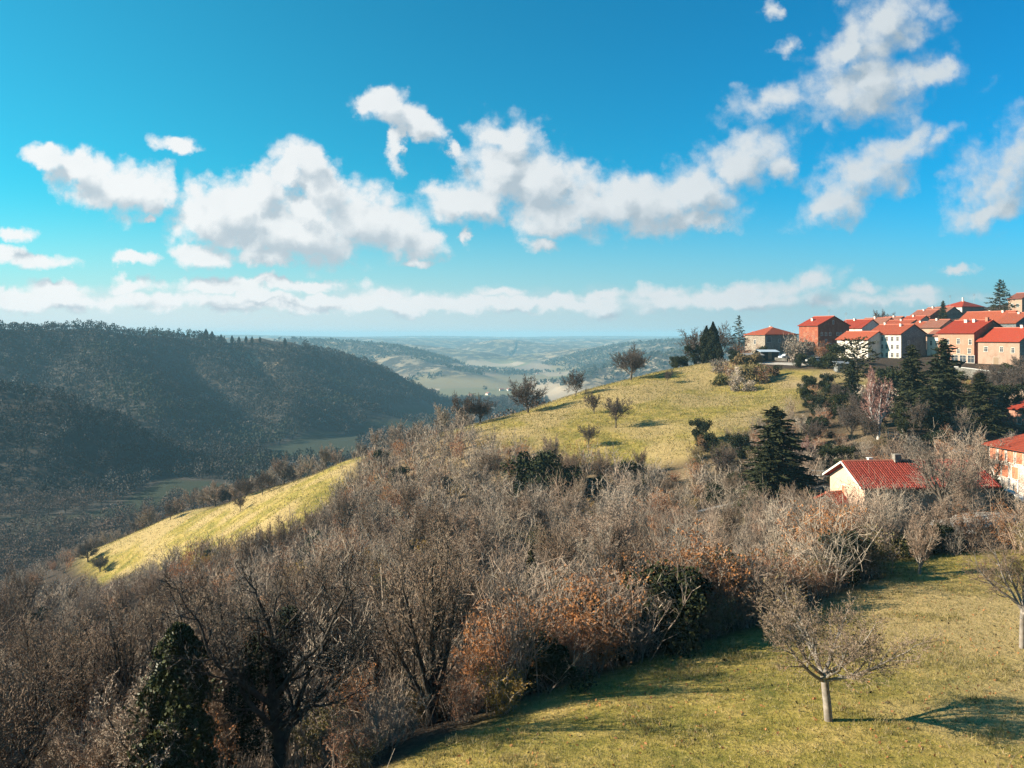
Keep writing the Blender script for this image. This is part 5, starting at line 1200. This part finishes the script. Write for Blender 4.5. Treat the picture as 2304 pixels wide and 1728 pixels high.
# big dark tree with ivy, trunk reaching the lower edge
def at_pt(px, Y): x, y = at_Y(px, Y); return x, y
SPEC['wild'] = dict(SPEC['wild'], r=.235)
bt = mesh_pair('wild', 103, 11.5, m_trunkdark, m_trunkdark, split=3, minw=.024, twk=1.3)  # near black bark and twigs: the backlit look is put into the colour
x, y = at_pt(278, 31); zb = hz_(x, y)
e = tree('ivy_clad_tree', bt[:2], x, y, 'large dark bare tree with ivy on its trunk and limbs at the lower left', 'tree', sc=(-(508-H0)/F*31 - zb)/11.5, rot=.5)
iv = []
r = np.random.default_rng(5)
for (cx, cy, cz, a, b_, n) in ((-.8,-.2,5.2,.75,1.1,1800),(-1.4,.3,3.6,.7,1.0,1500),(.5,.2,6.3,.55,.7,1100),(-.1,0,3.0,.40,2.2,1500),(-1.1,0,2.2,.6,.9,900),(.1,-.2,4.8,.5,1.0,900)):
    d = r.normal(size=(n, 3)); d /= np.linalg.norm(d, axis=1)[:, None]; iv.append(d*np.array([a, a, b_])*r.uniform(.5, 1.1, n)[:, None] + np.array([cx, cy, cz]))
link('ivy', fast_mesh('ivy', *leaves(np.concatenate(iv), .09, r, 1.4), m_ever), e)
# the ivy column left of it
prof = (np.array([0,.1,.25,.42,.55,.66,.75,.85,.95,1.0]), np.array([.6,.75,.95,1.0,.85,1.0,.72,.66,.5,.12]))
cm = column_mesh(350, 5.6, 1.95, 15000, .085, .20, prof); cm2 = column_mesh(351, 5.2, 2.35, 4500, .09, .32, prof)
x, y = at_pt(178, 29.5)
e = empty('ivy_column', (x, y, hz_(x, y)+.3), 0); tag(e, 'thick dark column of ivy smothering a broken trunk at the lower left', 'tree')
hgt = (-(624-H0)/F*29.5 - hz_(x, y)-.3); e.scale = (1, 1, hgt/5.6)
link('ivy', fast_mesh('ivy', *join(cm, cm2), m_ivy), e); link('trunk', fast_mesh('trunk', *frusta([(0,0,-1)], [(0,0,5)], [.3], [.12], 8), m_bark), e)
# vase shaped trees of the foreground
VF = [mesh_pair('vase', s, 10, m_trunkdark, m_twigpale, split=3, minw=.022) for s in (111, 112, 113)]
for i, (px, Y, pt, lb) in enumerate([(430,33.5,492,'tall vase shaped bare tree with bundled upright limbs in the lower middle'),(92,38,585,'multi stemmed dark bare tree left of the ivy column'),(128,44,570,'bare tree behind the ivy column'),(40,42,590,'leafless slender tree near the left edge of the photo'),
        (340,42,535,'bare tree between the large ivy clad tree and the vase shaped tree'),(215,40,560,'thin bare tree rising between the ivy column and the large dark tree'),(10,33,600,'leaning pale bare tree at the left edge of the photo'),(492,50,548,'slim dark forked tree right of the vase shaped tree'),(300,52,535,'brown bare tree behind the large ivy clad tree'),(165,55,565,'far thin tree above the ivy column')]):
    x, y = at_pt(px, Y); z = hz_(x, y); hgt = -(pt-H0)/F*Y - z
    e = tree('bare_tree', VF[i % 3][:2], x, y, lb, 'tree', sc=max(hgt, 3)/10); e.scale = (e.scale[2]*1.2, e.scale[2]*1.2, e.scale[2])
# evergreen shrub with yellowish top and a red one near the meadow corner
for px, Y, s, mm, nm, n_, lb in [(723,49,1.0,(EV[0],),('foliage',),'evergreen_bush','rounded dark evergreen with a mottled top above the red shrub'),(700,47,1.1,SL[0],('stems','leaves'),'leafy_shrub','reddish shrub with withered leaves near the meadow corner'),(665,46,1.2,SL[2],('stems','leaves'),'leafy_shrub','wide rust red shrub left of the mottled evergreen'),
        (500,33,.75,SL[3],('stems','leaves'),'yellow_shrub','small yellow leaved shrub at the meadow edge'),(545,54,1.0,SL[3],('stems','leaves'),'yellow_shrub','yellow tinted shrub in the middle of the thicket'),(185,31,1.0,SL[0],('stems','leaves'),'leafy_shrub','red leaved shrub at the foot of the ivy column')]:
    x, y = at_pt(px, Y); tree(n_, mm, x, y, lb, 'bush', sc=s, names=nm)
# young stems at the lower right corner
r = np.random.default_rng(6)
for k, (px, Y, hgt, lb) in enumerate([(995,20.5,3.6,'two thin bare shoots standing in the lower right corner'),(1010,21,1.5,'pale dry twiggy bush in the lower right corner'),(985,21.5,1.2,'small pale twiggy bush left of the corner bush'),(1024,20.5,1.8,'pale twiggy bush cut by the lower right corner')]):
    x, y = at_pt(px, Y)
    v, _ = shrub_mesh(500+k, hgt, (.5 if k == 0 else 2.2), (2 if k == 0 else 24), (3 if k == 0 else 9), .012)
    single('bare_shrub', fast_mesh('stems', *v, m_twigpale), x, y, lb, 'shrub')
# ------------------------------------------------------------------ grass
r = np.random.default_rng(44)
def grass_patch(n, poly, x0, x1, y0, y1, tufts, hmin, hmax, wmin, name, label, bias=None):
    x = r.uniform(x0, x1, n); y = r.uniform(y0, y1, n); k = inside(x, y, poly) & (np.abs(x) < .68*y+1)
    if bias: k &= r.random(n) < bias(x, y)
    x, y = x[k], y[k]; z = HT(x, y); m = len(x); B_ = []; T_ = []; W_ = []
    for i in range(tufts):
        b0 = np.c_[x, y, z-.02] + r.normal(size=(m, 3))*np.array([wmin*4, wmin*4, 0]); L = r.uniform(hmin, hmax, m)[:, None]
        d = r.normal(size=(m, 3))*np.array([.45, .45, 0])+np.array([0, 0, 1]); B_.append(b0); T_.append(b0+d*L); W_.append(np.full(m, wmin)*r.uniform(.7, 1.5, m))
    B_ = np.concatenate(B_); T_ = np.concatenate(T_); W_ = np.concatenate(W_)
    v, f = ribbons(B_, T_, W_, W_*.3, r); me = fast_mesh(name, v, f, m_grass)
    at_ = me.attributes.new('rnd', 'FLOAT', 'POINT'); at_.data.foreach_set('value', np.repeat(r.random(len(B_)), 4).astype(np.float32))
    tag(link(name, me), label, 'grass', kind='stuff')
m_clod = plant_mat('dead_stalks', [(0.04,0.03,0.015),(0.08,0.06,0.03)], scale=1)
m_grass = plant_mat('grass_blades', [(0.14,0.13,0.03),(0.29,0.235,0.085),(0.09,0.09,0.018),(0.38,0.30,0.17),(0.22,0.175,0.05)], scale=.5, objrand=False, transl=.3)
grass_patch(90000, MEAD_F, -8, 60, 20, 62, 3, .04, .13, .02, 'grass', 'short winter grass of the near meadow')
grass_patch(60000, MEAD_F, -8, 60, 20, 62, 6, .10, .27, .018, 'grass_tufts', 'longer pale tufts of grass on the near meadow', lambda x, y: np.clip((fbm(x, y, 2.6, 3, 61)+.12*fbm(x, y, 11, 2, 62)-.22)*4, 0, .9))
grass_patch(60000, MEAD_H, -20, 90, 120, 235, 2, .10, .32, .09, 'hill_grass', 'rough grass of the sunny hill meadow')
grass_patch(40000, MEAD_L, -140, -30, 140, 260, 2, .10, .32, .09, 'spur_grass', 'rough grass of the left spur meadow')
n = 2600; x = r.uniform(-6, 36, n); y = r.uniform(22, 58, n); k = inside(x, y, MEAD_F); x, y = x[k], y[k]
tag(link('fallen_leaves', fast_mesh('fallen_leaves', *leaves(np.c_[x, y, HT(x, y)+.03], r.uniform(.05, .11, len(x)), r), m_rust)), 'brown fallen leaves scattered over the near meadow', 'leaves', kind='stuff')

n = 450; x = r.uniform(-6, 40, n); y = r.uniform(21, 60, n); k = inside(x, y, MEAD_F); x, y = x[k], y[k]; z = HT(x, y); d = r.normal(size=(len(x), 3))*np.array([.16, .12, .02])
tag(link('clods', fast_mesh('clods', *leaves(np.c_[x, y, z+.05], r.uniform(.05, .12, len(x)), r, 1.6), m_clod)), 'dark clods and dead stalks scattered over the near meadow', 'clods', kind='stuff')
# ------------------------------------------------------------------ small things far off: barns in the valley, conifers on the opposite crest
for i, (px, Y, pb, hp, lb) in enumerate([(206,1005,331.5,11,'tallest dark conifer on the opposite crest'),(212,1005,332,10,'second dark conifer on the opposite crest, beside the tallest'),(221,1010,332.5,8,'rounded conifer right of the two tall ones on the opposite crest'),(232,1020,333.5,8,'first of the row of small conifers on the opposite crest'),(239,1020,334,7,'narrow conifer in the row on the opposite crest'),
        (246,1025,334,7,'third small conifer of the row on the opposite crest'),(252,1025,334.5,7,'small conifer at the right of the row on the opposite crest'),(260,1030,335,6,'last low conifer of the row on the opposite crest'),(285,1035,336,8,'broad dark tree alone on the opposite crest'),(318,1040,336,7,'dark tree on the crest where the far fields begin')]):
    x, y = at_Y(px, Y); hgt = hp/F*Y; z = hz_(x, y)
    e = tree('conifer_tree', (cypt, cyp[i % 2]), x, y, lb, 'tree', 'conifers along the opposite crest', sc=1, names=NF); e.scale = (hgt/13*1.6, hgt/13*1.6, hgt/13)
rb = np.random.default_rng(12)
bn = MB(); bn.poly([(-5,-4,-1),(5,-4,-1),(5,4,-1),(-5,4,-1),(-5,-4,3.4),(5,-4,3.4),(5,4,3.4),(-5,4,3.4),(-5,0,5.6),(5,0,5.6)], [(0,1,5,4),(1,2,6,9,5),(2,3,7,6),(3,0,4,8,7),(3,2,1,0)]); b1_ = bn.build('wall', w_white)
bn = MB(); bn.slab([(-5.4,-4.5,3.2),(5.4,-4.5,3.2),(5.4,0,5.7),(-5.4,0,5.7)], .2); bn.slab([(-5.4,.01,5.7),(5.4,.01,5.7),(5.4,4.5,3.2),(-5.4,4.5,3.2)], .2); b2_ = bn.build('roof', r_old)
k = 0
def farmhouse(x, y, rz, lb, grp, s=1.0):
    global k
    e = empty('farmhouse', (x, y, hz_(x, y)), rz); e.scale = (s,)*3; tag(e, lb, 'farmhouse', grp)
    for o in (b1_, b2_):
        c = o if k == 0 else o.copy()
        if k: COL.objects.link(c)
        c.parent = e
    k += 1
farmhouse(*at_Y(323, 780), .5, 'tiny white farmhouse in the green hollow of the valley', None, .6)
for i in range(30):
    px = rb.uniform(470, 620); Y = rb.uniform(1450, 2900); x, y = at_Y(px, Y)
    if hz_(x, y) - float(floor_h(np.array([y]))[0]) < 30: farmhouse(x, y, rb.uniform(0, 3), 'tiny pale house of the village on the valley floor', 'houses of the village on the valley floor', rb.uniform(.6, 1.0))

# ------------------------------------------------------------------ air
hb_ = MB(); hb_.box(-9400, 9400, -600, 9600, -175, 30); hz_o = hb_.build('haze', None)
mh = bpy.data.materials.new('haze'); mh.use_nodes = True; t = mh.node_tree; t.nodes.clear()
pv = t.nodes.new('ShaderNodeVolumePrincipled'); pv.inputs['Color'].default_value = (0.33, 0.63, 0.80, 1); pv.inputs['Density'].default_value = 0.00016; pv.inputs['Anisotropy'].default_value = 0.0
oo = t.nodes.new('ShaderNodeOutputMaterial'); t.links.new(pv.outputs[0], oo.inputs['Volume'])
hz_o.data.materials.append(mh); tag(hz_o, 'thin blue haze filling the valley', 'haze', kind='stuff')
